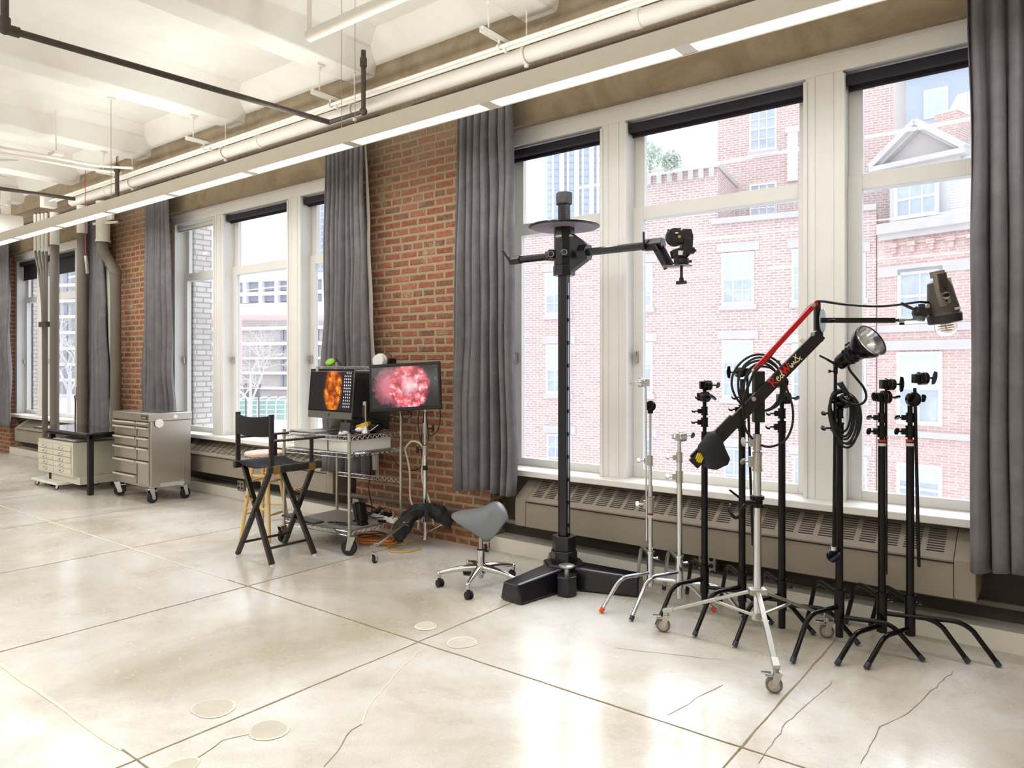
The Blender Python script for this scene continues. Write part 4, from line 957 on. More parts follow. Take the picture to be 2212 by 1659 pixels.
# ---------------------------------------------------------------- saddle stool
sc=V(-3.215,3.80,0); ss=thing('saddle_stool','grey saddle seat stool on polished five-star base with black casters','stool',sc)
M_saddle=mottled('grey_vinyl',['#5b5f62','#63676a','#6b6f72'],3.,.42,.03,80.)
M_pol=mat('polished_aluminium','#cfcdca',.16,metal=1.,var=.03)
wr=.285
for k in range(5):
    a=math.radians(-139+72*k+ (0)); d=V(math.cos(a),math.sin(a),0); s=V(-d.y,d.x,0)
    vs=[];N=8
    for i in range(N+1):
        t_=i/N; r=.03+(wr-.03)*t_; z=.125-.035*t_**2; w=.034*(1-t_)+.017; h=.028*(1-t_)+.020
        c=sc+d*r+V(0,0,z)
        for j in range(8):
            an=2*PI*j/8+PI/8; vs.append(c+s*math.cos(an)*w/2*1.1+V(0,0,math.sin(an)*h/2*1.1))
    fs=[(i*8+j,(i+1)*8+j,(i+1)*8+(j+1)%8,i*8+(j+1)%8) for i in range(N) for j in range(8)]+[tuple(range(8)),tuple(reversed(range(N*8,N*8+8)))]
    lg=MB().add(vs,fs).sph(sc+d*wr+V(0,0,.088),.016,(1,1,1)).cyl(sc+d*wr+V(0,0,.062),sc+d*wr+V(0,0,.09),.0145).build('leg',M_pol,ss,ang=60)
    b=sc+d*wr; ro=V(math.cos(a+2.2),math.sin(a+2.2),0) if k!=1 else V(math.cos(a+.9),math.sin(a+.9),0); ax=V(-ro.y,ro.x,0); cc=b+ro*.012+V(0,0,.0255)
    for s_ in (-1,1):
        w_=MB().lathe([(.021,0),(.0255,.003),(.0255,.014),(.021,.018)],cc+ax*s_*.006,ax*s_,20).build('wheel',M_rub,ss)
        MB().lathe([(.019,0),(.019,.001)],cc+ax*s_*.0241,ax*s_,20).build('wheel_face',M_dmetal,w_)
    MB().prism([(-.024,.0),(.018,.0),(.022,.02),(.006,.036),(-.02,.03)],cc-ax*.005,ro,(0,0,1),ax,.010).cyl(b+V(0,0,.04),b+V(0,0,.066),.008).build('caster_housing',M_rub,ss)
MB().lathe([(.02,.075),(.034,.085),(.036,.13),(.030,.15),(.026,.16),(.026,.245)],sc,(0,0,1),20).build('hub',M_pol,ss)
MB().cyl(sc+V(0,0,.055),sc+V(0,0,.085),.017).build('lower_post',M_alu,ss)
MB().cyl(sc+V(0,0,.245),sc+V(0,0,.25),.027).build('collar_ring',M_rub,ss)
MB().cyl(sc+V(0,0,.25),sc+V(0,0,.42),.0155).build('gas_lift',M_steel,ss)
MB().lathe([(.03,.40),(.045,.425),(.05,.45)],sc,(0,0,1),16).build('seat_mount',M_rub,ss)
# saddle: u along nose(-)..rear(+), v across
ld=(RT*1.0+FW*.25).normalized(); lt_=V(-ld.y,ld.x,0)
def sad(u,v):
    # u 0..1 front to back, v 0..1 around the section
    U_=u*2-1; hw=.075+.115*max(0,(u-.0))**.75 if u<.75 else .075+.115*(.75**.75)-.09*((u-.75)/.25)**2
    hw=(.150+.04*math.sin(min(1,u/.72)*PI/2)**1.6)*(1-.18*max(0,(u-.72)/.28)**2)
    top=.515+.010*U_+.040*math.exp(-((u-.80)/.16)**2)-.03*max(0,(u-.88)/.12)**2
    th=.050
    e=math.sin(PI*min(max(u,.0),1))**.28 if 0<u<1 else 0
    an=2*PI*v; y=math.cos(an)*hw*e; zz=math.sin(an)
    dro=.15*(abs(y)/.18)**1.9*(.62+.38*min(1,u/.5))
    z=top-dro+(zz*th*.5 if zz>0 else zz*th*.62)*e-.02*(1-e)
    return sc+ld*(U_*.195-.01)+lt_*y+V(0,0,z-.01)
g=MB().grid(sad,30,32); g.f=[tuple(reversed(f)) for f in g.f]; g.build('seat',M_saddle,ss,ang=180)
lev=sc+ld*.13+V(0,0,.425); MB().tube([sc+V(0,0,.43),lev+V(0,0,.0),lev+ld*.01+V(0,0,-.02)],.006,8,2).build('lever',M_alu,ss); MB().sph(lev+ld*.015+V(0,0,-.012),.021,(1,1,1.3)).build('lever_knob',M_rub,ss)
# ---------------------------------------------------------------- director chair
M_ebony=mottled('black_stained_wood',['#1b1413','#241b18','#30241f'],3.,.38,.08,30.,6,.8,stretch=(8,8,1)); M_canvas=mat('black_canvas','#19181c',.85,var=.12,scale=90.,bump=.15,bscale=300.)
M_brass=mat('brass_plate','#b9975a',.3,metal=.9,var=.05)
FA,FB,FC,FD=V(-5.251,3.235,0),V(-4.757,3.212,0),V(-4.765,3.60,0),V(-5.25,3.665,0)
dc=thing('director_chair','tall black folding director chair with canvas back and crossed legs','chair',(FA+FC)/2)
zr=.725
r1a,r1b=V(-5.215,3.18,zr),V(-5.215,3.64,zr); r2a,r2b=V(-4.725,3.15,zr),V(-4.695,3.61,zr)
for nm,a,b in (('seat_rail',r1a,r1b),('seat_rail',r2a,r2b)):
    o=MB().bar(a,b,.035,.055).build(nm,M_ebony,dc,bevel=.006)
    if a is r2a:
        for t_ in (.14,.80): q=a.lerp(b,t_); MB().bar(q-V(0,.03,0)+V(.010,0,-.006),q+V(0,.03,0)+V(.010,0,-.006),.022,.06).build('brass_plate',M_brass,o)
ft=V(0,0,.012)
dx=(r2a-r1a).normalized()
for a,b in ((FA,r2a.lerp(r2b,.10)-dx*.03-V(0,0,.0)),(FD,r2a.lerp(r2b,.90)-dx*.03),(FB,r1a.lerp(r1b,.16)+dx*.02),(FC,r1a.lerp(r1b,.84)+dx*.02)):
    l=MB().bar(a+V(0,0,.012),b,.028,.042,(0,1,0)).build('leg',M_ebony,dc,bevel=.006)
    MB().cyl(a,a+V(0,0,.014),.014).build('glide',M_white,l)
for a,b,k in ((FA,FD,.16),(FB,FC,.16)):
    q=r2a if a is FA else r1a; q2=r2b if a is FA else r1b
    MB().cyl(a.lerp(q,k)+V(0,0,0),b.lerp(q2,k),.010).build('stretcher',M_ebony,dc)
# brass hinge stays
for (a,q,b) in ((FA,r2a,FB),(FD,r2b,FC)):
    p1=a.lerp(q,.60) ; p2=b.lerp(r1a if b is FB else r1b,.62)
for y_,e in ((0,0),(1,0)):
    pa=(FB if y_==0 else FC).lerp(r1a if y_==0 else r1b,.68); pb=(FA if y_==0 else FD).lerp(r2a if y_==0 else r2b,.64)
    m_=pa.lerp(pb,.55); MB().bar(pa,m_,.014,.022).bar(m_,m_.lerp(pb,.3),.010,.016).build('brass_stay',M_brass,dc,bevel=.002)
seat=MB()
def sf(u,v):
    a=r1a.lerp(r1b,.04+v*.92)+dx*.012; b=r2a.lerp(r2b,.04+v*.92)-dx*.012; p=a.lerp(b,u); return p+V(0,0,.026-.035*math.sin(PI*u))
g=MB().grid(sf,12,6); g.build('seat_canvas',M_canvas,dc,solid=-.004,ang=180)
pz=1.135
p1,p2=r1a+V(.0,.035,0),r2a+V(.0,.035,0)
for p,q in ((p1,r1b),(p2,r2b)):
    po=MB().bar(p+V(0,0,.03),p+V(0,0,pz-zr),.022,.036,(0,1,0)).build('back_post',M_ebony,dc,bevel=.004)
    f=q+V(0,-.09,0); MB().bar(f+V(0,0,.03),f+V(0,0,.205),.018,.03,(0,1,0)).build('arm_post',M_ebony,dc,bevel=.004)
    MB().bar(p+V(0,-.0,.212),q+V(0,.03,.212),.052,.016).build('armrest',M_ebony,dc,bevel=.006)
def bf(u,v):
    a=p1+V(-.005,-.012,.245+v*.155); b=p2+V(.005,-.012,.245+v*.155); p=a.lerp(b,u); return p+V(0,-.03*math.sin(PI*u),-.018*math.sin(PI*u)*(1 if v>.5 else .5))
g=MB().grid(bf,14,4); g.build('back_canvas',M_canvas,dc,solid=.005,ang=180)
MB().cyl(p1+V(0,0,.16),p2+V(0,0,.16),.006).build('back_rod',M_ebony,dc)
# footrest at the front
fa,fb=FD.lerp(r2b,.27),FC.lerp(r1b,.27)
MB().bar(V(-5.26,3.69,.245),V(-4.78,3.655,.245),.10,.016).build('footrest',M_ebony,dc,bevel=.006)
# ---------------------------------------------------------------- bar stool
M_birch=mottled('blond_birch',['#c9a263','#d9b67a','#e3c48d'],2.5,.4,.05,20.,6,.6,stretch=(6,6,1))
bc=V(-5.60,3.715,0); bs=thing('bar_stool','light birch round bar stool with turned rungs standing behind the director chair','stool',bc)
MB().lathe([(.150,0),(.172,.006),(.175,.020),(.170,.030),(.15,.034),(.0,.032)],bc+V(0,0,.718),(0,0,1),36).build('seat',mottled('worn_birch_seat',['#cfae9a','#dcc0ae','#e8d3c4'],3.,.4,.03),bs)
tops=[];bots=[]
for k in range(4):
    a=math.radians(20+90*k+45); d=V(math.cos(a),math.sin(a),0); t_=bc+d*.095+V(0,0,.72); b=bc+d*.205; tops.append(t_);bots.append(b)
    MB().lathe([(.0145,0),(.017,.25),(.0185,.45),(.016,.735)],b,t_-b,14).build('leg',M_birch,bs)
for k in range(4):
    for z in ((.22,.50) if k%2 else (.27,.55)):
        f=z/.72; a=bots[k].lerp(tops[k],f); b=bots[(k+1)%4].lerp(tops[(k+1)%4],f); m_=(a+b)/2; L=(b-a).length
        MB().lathe([(.007,0),(.0115,L*.3),(.0125,L*.5),(.0115,L*.7),(.007,L)],a,b-a,10).build('rung',M_birch,bs)
# ---------------------------------------------------------------- steel tool chest
M_ss=mottled('stainless_sheet',['#b3aca4','#bab4ac','#c4beb7'],.7,.30,.01,60.,4,.3,metal=.88); M_hand=mat('pale_aluminium_handle','#cfc8bc',.4,metal=.35,var=.03); M_ssd=mat('chest_seam_dark','#3c362f',.7,var=0)
x0,x1,y0,y1,zb,zt=-8.81,-7.945,3.86,4.31,.165,.975
tcx=thing('tool_chest','stainless steel rolling tool chest with eleven long-handled drawers','tool chest',((x0+x1)/2,(y0+y1)/2,0))
MB().box(x0,x1,y0,y1,zb,zt-.085).build('cabinet',M_ss,tcx,bevel=.005)
MB().box(x0-.012,x1+.012,y0-.02,y1+.01,zt-.085,zt).build('top_panel',M_ss,tcx,bevel=.006)
MB().box(x1,x1+.004,y0+.10,y1-.08,zb+.0,zb+.045).build('kick_plate',M_chrome,tcx)
xm=x0+.57
def drw(a,b,z1_,z0_):
    d=MB().box(a,b,y0-.014,y0-.0005,z0_,z1_).build('drawer',M_ss,tcx,bevel=.002)
    MB().box(a+.004,b-.004,y0-.036,y0-.014,z1_-.022,z1_-.010).box(a+.004,b-.004,y0-.038,y0-.034,z1_-.026,z1_-.006).build('handle',M_hand,d,bevel=.002)
    MB().box(a,b,y0-.0155,y0-.0135,z1_-.008,z1_).build('shadow_gap',M_ssd,d)
LZ=[.885,.83,.715,.60,.455,.29,.185]
for i in range(6): drw(x0+.028,xm-.01,LZ[i]-.004,LZ[i+1]+.004)
RZ=[.885,.83,.715,.60,.455,.185]
for i in range(5): drw(xm+.02,x1-.03,RZ[i]-.004,RZ[i+1]+.004)
MB().box(xm+.12,xm+.26,y0-.024,y0-.021,zt-.068,zt-.025).build('badge',M_ssd,tcx); MB().box(xm+.135,xm+.24,y0-.026,y0-.0235,zt-.058,zt-.036).build('badge_plate',M_alu,tcx)
MB().cyl((x0+.30,y0-.02,zt-.045),(x0+.30,y0-.03,zt-.045),.012).build('lock',M_chrome,tcx)
MB().lathe([(.048,0),(.046,.006)],(x1+.012,y0+.085,zt-.11),(1,0,0),28).build('round_magnet',M_white,tcx); MB().lathe([(.024,0),(.022,.006)],(x1+.0125,y0+.265,zt-.045),(1,0,0),24).build('round_magnet',M_white,tcx)
MB().prism([(0,0),(.005,0),(.005,.30),(0,.30)],(x1+.0005,y1-.085,zb+.06),(1,0,0),(0,0,1),(0,1,0),.006).build('side_seam',M_chrome,tcx)
for (a,b,br) in ((x0+.07,y0+.03,0),(x1-.03,y0+.03,1),(x0+.07,y1-.05,0),(x1-.03,y1-.05,1)):
    caster((a,b,0),.062,.04,V(-.5,-.9,0) if not br else V(.35,-1,0),M_rub,M_chrome,tcx,hgt=.163,brake=True,hub=.42)
# acrylic sheet resting on the chest
tag(MB().box(x0+.15,x1-.08,y0+.12,y1-.04,zt+.001,zt+.005).build('clear_sheet',mat('clear_acrylic','#dfe3e6',.05,var=0,trans=.9)),'clear acrylic sheet lying on top of the steel tool chest','sheet')
# ---------------------------------------------------------------- flat file cabinet and black table
M_ff=mat('putty_enamel','#cfcdbd',.45,var=.03,scale=2.); M_ffd=mat('putty_shadow','#8e8a74',.7,var=0)
fx0,fx1,fy0,fy1=-10.36,-9.33,3.62,4.30
ff=thing('flat_file_cabinet','putty coloured flat file cabinet on dolly wheels under the black table','cabinet',((fx0+fx1)/2,3.95,.08))
MB().box(fx0+.12,fx1+.06,fy0+.05,fy1,.09,.18).build('plinth',M_ff,ff,bevel=.004)
MB().box(fx0,fx1,fy0,fy1,.18,.585).build('cabinet',M_ff,ff,bevel=.005)
MB().box(fx0+.04,fx1+.0,fy0+.03,fy1-.02,.5855,.592).build('top_panel',mat('walnut_board','#6f5a48',.4,var=.1),ff)
nz=5
for i in range(nz):
    z1_=.545-i*.068; o=-.006 if i<3 else 0
    d=MB().box(fx0+.03,fx1-.04,fy0-.010+o,fy0-.0005,z1_-.062,z1_).build('drawer',M_ff,ff,bevel=.002)
    for k in (.24,.74):
        xx=fx0+.03+(fx1-fx0-.07)*k; MB().tube([(xx-.045,fy0-.012+o,z1_-.03),(xx-.03,fy0-.030+o,z1_-.034),(xx+.03,fy0-.030+o,z1_-.034),(xx+.045,fy0-.012+o,z1_-.03)],.006,6,2).box(xx-.03,xx+.03,fy0-.016+o,fy0-.010+o,z1_-.04,z1_-.026).build('handle',M_chrome,d)
    MB().box(fx0+.03+(fx1-fx0-.07)*.48,fx0+.034+(fx1-fx0-.07)*.48,fy0-.012+o,fy0-.009+o,z1_-.055,z1_-.012).build('divider_line',M_ffd,d)
MB().box(fx1-.052,fx1-.044,fy0-.012,fy0-.006,.36,.45).build('lock_bar',M_ffd,ff)
tag(MB().box(fx0+.3,fx1-.1,fy0+.06,fy1-.2,.593,.600).box(fx0+.25,fx1-.3,fy0+.1,fy1-.12,.600,.603).build('paper_sheets',mat('white_paper','#e8e4e0',.7,var=.03)),'loose white and brown sheets lying on top of the flat file cabinet','paper')
dl=thing('dolly','low white wooden dolly with small black wheels carrying the flat file cabinet','dolly',(fx0+.35,3.75,.0))
MB().box(fx0-.05,fx0+.72,3.56,4.1,.062,.089).build('deck',M_white,dl,bevel=.004)
for a,b in ((fx0+.02,3.60),(fx0+.62,3.60),(fx0+.02,4.05),(fx0+.62,4.05)): caster((a,b,0),.025,.018,(.6,.8,0),M_rub,M_chrome,dl,hgt=.062)
tb=thing('black_table','black reflective topped table with square black legs over the flat file cabinet','table',(-9.75,4.0,0))
M_tt=mat('black_gloss_top','#1f1b22',.07,var=.03,coat=.6)
ty1=4.10
MB().box(-10.45,-8.92,3.60,ty1,.70,.725).build('tabletop',M_tt,tb,bevel=.003)
MB().box(-10.2,-8.97,3.66,3.69,.655,.70).box(-8.99,-8.97,3.66,ty1-.04,.655,.70).build('apron',M_blackm,tb)
for a,b in ((-9.03,3.69),(-10.12,3.69),(-10.12,ty1-.05),(-9.03,ty1-.05)): MB().box(a-.028,a+.028,b-.028,b+.028,0,.70).build('leg',M_blackm,tb,bevel=.003)
# ---------------------------------------------------------------- wire shelf cart
pA,pB,pC,pD=V(-4.55,3.77,0),V(-5.32,3.71,0),V(-4.565,4.34,0),V(-5.335,4.28,0)
ct=thing('wire_cart','chrome wire shelf cart on large black casters holding the computer','cart',(pA+pD)/2)
zS=[.185,.80,.935]
TOPZ={0:.955,1:.955,2:1.52,3:1.52}
for k,p in enumerate((pA,pB,pC,pD)):
    MB().cyl(p+V(0,0,.13),p+V(0,0,TOPZ[k]),.0127,n=14).build('post',M_alu,ct)
    MB().cyl(p+V(0,0,TOPZ[k]-.02),p+V(0,0,TOPZ[k]+.006),.0155,n=14).build('post_cap',M_alu,ct)
def truss(mb,a,b,z,h=.032,n=None,r=.0028):
    mb.tube([a+V(0,0,z),b+V(0,0,z)],.0038,6); mb.tube([a+V(0,0,z-h),b+V(0,0,z-h)],.0034,6)
    L=(b-a).length; n=n or max(4,int(L/.026)); pts=[]
    for i in range(n+1): pts.append(a.lerp(b,i/n)+V(0,0,z-(h if i%2 else 0)))
    mb.tube(pts,r,5)
def shelf(z,corners,nm='shelf',n=34,board=False):
    a,b,c,d=corners; mb=MB()   # a front right, b front left, c rear right, d rear left
    for p,q in ((a,b),(a,c),(b,d),(c,d)): truss(mb,p,q,z)
    s=mb.build(nm,M_chrome,ct)
    mb=MB()
    for i in range(1,n): mb.tube([a.lerp(b,i/n)+V(0,0,z),c.lerp(d,i/n)+V(0,0,z)],.002,4)
    for k in (.3,.7): mb.tube([a.lerp(c,k)+V(0,0,z-.004),b.lerp(d,k)+V(0,0,z-.004)],.004,5)
    mb.build('wires',M_chrome,s)
    for p in (a,b,c,d): MB().cyl(p+V(0,0,z-.038),p+V(0,0,z+.006),.019,.016).build('collar',M_alu,s)
    if board: MB().prism([(a.x-.02,a.y+.02),(c.x-.02,c.y-.02),(d.x+.02,d.y-.02),(b.x+.02,b.y+.02)],(0,0,z+.004),(1,0,0),(0,1,0),(0,0,1),.004).build('shelf_liner',mat('grey_liner','#8b8680',.4,var=.05),s)
cs_=(pA,pB,pC,pD)
shelf(zS[0],cs_,board=True); shelf(zS[1],cs_); shelf(zS[2],cs_)
def mid(p,q,k): return p.lerp(q,k)
hC,hD=mid(pC,pA,.38),mid(pD,pB,.38)
shelf(1.485,(hC,hD,pC,pD),'top_shelf',30)
mb=MB(); truss(mb,pC,pD,.53); mb.build('rear_brace',M_chrome,ct)
mb=MB()
for i in range(7): mb.tube([pC+V(0,.004,.96+.03*i),pD.lerp(pC,.25)+V(0,.004,.96+.03*i)],.0024,5)
for k in (0.1,.35,.7): q=pC.lerp(pD,k); mb.tube([q+V(0,.004,.95),q+V(0,.004,1.16)],.0024,5)
mb.build('rear_rail',M_chrome,ct)
ha=pA+V(.0,.03,.80); hb=pC+V(0,-.1,.80)
MB().tube([ha,ha+V(.10,.02,.01),ha.lerp(hb,.5)+V(.11,0,.01),hb+V(.10,-.02,.01),hb],.009,8,4).build('push_handle',M_chrome,ct)
for p,d in ((pA,V(.75,.35,0)),(pB,V(.2,-1,0)),(pC,V(.5,-1,0)),(pD,V(.4,-1,0))): caster(p,.064,.032,d,M_rub,M_alu,ct,hgt=.150,hub=.25)
# iMac style computer, no maker's name
YM=4.02
M_scrb=mat('screen_bezel_black','#121014',.12,var=0); M_imac=mat('computer_aluminium','#77746f',.35,metal=.7,var=.03)
def screen_mat(name,mode):
    m,t,p=base_mat(name); uv=t.new('ShaderNodeUVMap'); sp=t.new('ShaderNodeSeparateXYZ'); t.link(uv.outputs[0],sp.inputs[0])
    asp=1.7; cx_,cy_=(.56,.52) if mode=='orange' else (.56,.50)
    x=t.math('MULTIPLY',t.math('SUBTRACT',sp.outputs[0],cx_),asp); y=t.math('SUBTRACT',sp.outputs[1],cy_)
    cb=t.new('ShaderNodeCombineXYZ'); t.link(x,cb.inputs[0]); t.link(y,cb.inputs[1])
    n1=t.noise(cb.outputs[0],5.,4,.6,.8); nn=t.math('SUBTRACT',n1.outputs[0],.5)
    if mode=='orange': e=t.math('SQRT',t.math('ADD',t.math('MULTIPLY',t.math('MULTIPLY',x,1.35),t.math('MULTIPLY',x,1.35)),t.math('MULTIPLY',t.math('MULTIPLY',y,.80),t.math('MULTIPLY',y,.80))))
    else: e=t.math('SQRT',t.math('ADD',t.math('MULTIPLY',x,x),t.math('MULTIPLY',t.math('MULTIPLY',y,.92),t.math('MULTIPLY',y,.92))))
    e=t.math('ADD',e,t.math('MULTIPLY',nn,.22))
    # petals: warped voronoi cells seen as overlapping folds
    wv=t.new('ShaderNodeVectorMath',operation='MULTIPLY_ADD'); t.link(n1.outputs['Color'],wv.inputs[0]); wv.inputs[1].default_value=(.35,.35,0); t.link(cb.outputs[0],wv.inputs[2])
    vo=t.new('ShaderNodeTexVoronoi'); vo.inputs['Scale'].default_value=5.5 if mode=='orange' else 6.; t.link(wv.outputs[0],vo.inputs['Vector'])
    vo2=t.new('ShaderNodeTexVoronoi'); vo2.inputs['Scale'].default_value=13.; t.link(wv.outputs[0],vo2.inputs['Vector'])
    f=t.math('ADD',t.math('MULTIPLY',vo.outputs['Distance'],.85),t.math('MULTIPLY',vo2.outputs['Distance'],.35))
    if mode=='orange':
        pet=t.ramp(f,[(.14,lin('#f3c23c')),(.36,lin('#ee9a22')),(.55,lin('#d06a14')),(.85,lin('#7a2c0a'))]).outputs[0]
        mask=t.ramp(e,[(.40,1.),(.50,0.)]).outputs[0]; halo=t.ramp(e,[(.38,.5),(.62,0.)]).outputs[0]; hc=lin('#5a200c'); bgc=lin('#17121a')
    else:
        pet=t.ramp(f,[(.12,lin('#ffe9ee')),(.32,lin('#f9bcc4')),(.52,lin('#e8707a')),(.85,lin('#96303c'))]).outputs[0]
        cen=t.ramp(e,[(.0,.85),(.24,0.)]).outputs[0]; pet=t.mix(cen,pet,lin('#ffd9e0'))
        mask=t.ramp(e,[(.46,1.),(.56,0.)]).outputs[0]; hc=lin('#c96f80'); bgc=lin('#1b181f')
        xx=t.math('ADD',x,.48); yy=t.math('ADD',y,-.02); e2=t.math('SQRT',t.math('ADD',t.math('MULTIPLY',xx,xx),t.math('MULTIPLY',t.math('MULTIPLY',yy,.75),yy)))
        e2=t.math('ADD',e2,t.math('MULTIPLY',nn,.45)); halo=t.ramp(e2,[(.14,.95),(.48,0.)]).outputs[0]
    col=t.mix(halo,bgc,hc); col=t.mix(mask,col,pet)
    t.link(col,p.inputs['Emission Color']); p.inputs['Emission Strength'].default_value=1.15; p.inputs['Base Color'].default_value=(.01,.01,.01,1); p.inputs['Roughness'].default_value=.12
    return m
im=thing('desktop_computer','slim all-in-one desktop computer showing an orange flower on the cart top','computer',(-5.1,YM,.94))
tl=math.radians(5); iu=V(0,math.sin(tl),math.cos(tl)); ix=V(1,-.03,0).normalized(); inr=ix.cross(iu); 
if inr.y>0: inr=-inr
ic=V(-5.12,YM,1.04); hw=.305
def ip(a,b,o=0): return ic+ix*a+iu*b+inr*o
MB().obox(ip(0,.215,-.006),ix*hw,iu*.215,inr*.008).build('display_housing',M_imac,im,bevel=.005)
MB().obox(ip(0,.245,.0035),ix*(hw-.001),iu*.184,inr*.002).build('glass_bezel',M_scrb,im,bevel=.002)
MB().quad(ip(-hw+.016,.076,.0062),ip(hw-.016,.076,.0062),ip(hw-.016,.413,.0062),ip(-hw+.016,.413,.0062)).build('screen_picture',screen_mat('orange_flower_screen','orange'),im)
mb=MB()
for r in range(12):
    for c in range(4):
        if (r*5+c*3)%7==0 and c==0: continue
        a=hw-.036-.026*(3-c)+.0; b=.395-.026*r; mb.add([ip(a-.005,b-.007,.0066),ip(a+.004,b-.007,.0066),ip(a+.004,b+.006,.0066),ip(a-.005,b+.006,.0066)],[(0,1,2,3)])
mb.build('desktop_icons',mat('icon_white','#c9cdd8',.5,var=.3,scale=80.,emit='#d5d9e6',estr=.7),im)
MB().quad(ip(-hw+.02,.405,.0066),ip(hw-.02,.405,.0066),ip(hw-.02,.411,.0066),ip(-hw+.02,.411,.0066)).build('menu_bar',mat('menu_grey','#54505a',.5,var=0,emit='#54505a',estr=.6),im)
lg=MB(); o=ip(.0,.032,.0045)
lg.lathe([(.0095,0),(.0095,.0006)],o-ix*.004-iu*.001,inr,14).lathe([(.0095,0),(.0095,.0006)],o+ix*.004-iu*.001,inr,14).obox(o+ix*.003+iu*.0125+inr*.0004,(ix*.6+iu).normalized()*.004,(iu*.6-ix).normalized()*.0015,inr*.0003)
lg.build('front_logo',M_ssd,im)
MB().prism([(-.10,-.02),(.10,-.02),(.10,.0),(-.10,.0)],V(ic.x,YM+.10,.95),(1,0,0),(0,0,1),(0,-1,0),.004).bar(V(ic.x,YM+.10,.945),ip(0,.08,-.012),.19,.006,(0,1,0)).obox(V(ic.x,YM+.01,.945),V(.10,0,0),V(0,.10,0),V(0,0,.004)).build('foot',M_imac,im,bevel=.002)
ZC=.939
tag(MB().prism([(-.10,-.075),(.10,-.075),(.10,.06),(-.10,.06)],V(-4.83,3.93,ZC+.002),ix,V(.03,1,0),(0,0,1),.005).build('drawing_tablet',M_dmetal,bevel=.002),'flat dark pad on the cart top before the right corner of the computer','tablet')
mo=thing('computer_mouse','pale computer mouse near the front edge of the cart top','mouse',(-4.74,3.88,ZC+.002))
MB().sph((-4.74,3.87,ZC+.004),.03,(1,1.7,.75),16,10).build('mouse_body',M_white,mo); MB().prism([(-.02,0),(.02,0),(.014,.025),(-.014,.025)],(-4.74,3.835,ZC+.003),(1,0,0),(0,0,1),(0,1,0),.01).build('mouse_button',M_alu,mo)
tag(MB().prism([(-.20,-.07),(.16,-.07),(.16,.06),(-.20,.06)],V(-5.13,3.83,ZC+.002),(1,-.05,0),(0,1,0),(0,0,1),.012).build('keyboard',mat('keyboard_silver','#b9b8b6',.4,metal=.3,var=.15,scale=180.),bevel=.002),'thin silver keyboard at the front left of the cart top','keyboard')
ba=thing('card_reader','small grey tilted device standing below the computer screen at right','card reader',(-4.86,4.0,ZC+.003))
MB().prism([(-.07,0),(.07,0),(.055,.075),(-.07,.075)],V(-4.86,3.97,ZC+.003),(1,0,0),(0,.35,1),(0,1,0),.02).build('device_body',M_dmetal,ba,bevel=.003)
ya_=thing('power_adapter','yellow and black power adapter block in the cable heap on the cart top','adapter',(-4.76,4.12,ZC))
MB().obox(V(-4.75,4.10,ZC+.05),V(.06,.01,.02),V(-.01,.04,0),V(-.01,0,.022)).build('adapter_body',M_yel,ya_,bevel=.006); MB().obox(V(-4.66,4.13,ZC+.035),V(.04,.01,.01),V(-.01,.05,0),V(-.004,0,.03)).build('adapter_end',M_black,ya_,bevel=.006)
tag(MB().sph(V(-4.72,4.02,ZC+.024),.022,(2.2,1.2,1.0)).build('white_plug',M_white),'white rounded charger lying beside the yellow adapter','charger')
wb_=thing('water_bottle','slim bronze bottle with a pale cap standing behind the computer','bottle',(-4.83,4.17,ZC))
MB().lathe([(.022,0),(.022,.20),(.014,.215)],(-4.83,4.17,ZC+.004),(0,0,1),16).build('bottle_body',mat('bronze_bottle','#5e4c38',.35,metal=.5,var=.05),wb_); MB().cyl((-4.83,4.17,ZC+.219),(-4.83,4.17,ZC+.25),.016).build('cap',M_white,wb_)
cn=thing('monopod','silver cone-footed rod standing on the cart top beside the monitor','stand',(-4.60,4.0,ZC))
MB().lathe([(.035,0),(.033,.01),(.016,.045),(.008,.06)],(-4.62,4.0,ZC+.004),(0,0,1),20).build('cone_foot',M_alu,cn); MB().cyl((-4.62,4.0,ZC+.06),(-4.62,4.0,ZC+.26),.005).build('rod',M_alu,cn)
def cable(pts,r,label,m=M_black,nm='cable',sm=5,n=6,group=None): return mbt(nm,pts,r,m,label,'cable',sm,n,group=group)
rnd=random.Random(5)
pp=[V(-4.98,4.14,ZC+.02)]
for i in range(26): pp.append(V(-4.77+.15*math.cos(i*1.9)+rnd.uniform(-.03,.03),4.15+.07*math.sin(i*2.3),ZC+.015+rnd.uniform(0,.10)))
cable(pp,.0045,'tangle of black cables heaped on the cart top behind the adapter')
cable([V(-4.72,4.05,ZC+.06),V(-4.66,4.03,ZC+.03),V(-4.6,4.02,ZC+.02),V(-4.56,4.08,ZC+.07)],.003,'thin white cable curling on the cart top toward the cone-footed rod',M_white)
# white trays on the middle shelf
for k,(a,b,l) in enumerate(((-5.29,-5.08,'leftmost of three white plastic trays on the middle cart shelf'),(-5.065,-4.845,'middle one of three white plastic trays on the middle cart shelf'),(-4.83,-4.59,'rightmost of three white plastic trays on the middle cart shelf'))):
    z=.805; y0_,y1_=3.79,4.25; mb=MB(); w3=.003; ht=.095
    mb.box(a+.004,b-.004,y0_+.004,y1_-.004,z,z+.003).box(a,b,y0_,y0_+w3,z,z+ht).box(a,b,y1_-w3,y1_,z,z+ht).box(a,a+w3,y0_,y1_,z,z+ht).box(b-w3,b,y0_,y1_,z,z+ht)
    mb.box(a-.003,b+.003,y0_-.008,y0_,z+ht-.010,z+ht).box(b,b+.003,y0_,y1_,z+ht-.01,z+ht)
    tag(mb.build('plastic_tray',mat('white_plastic','#e8e6e2',.45,var=.02)),l,'tray')
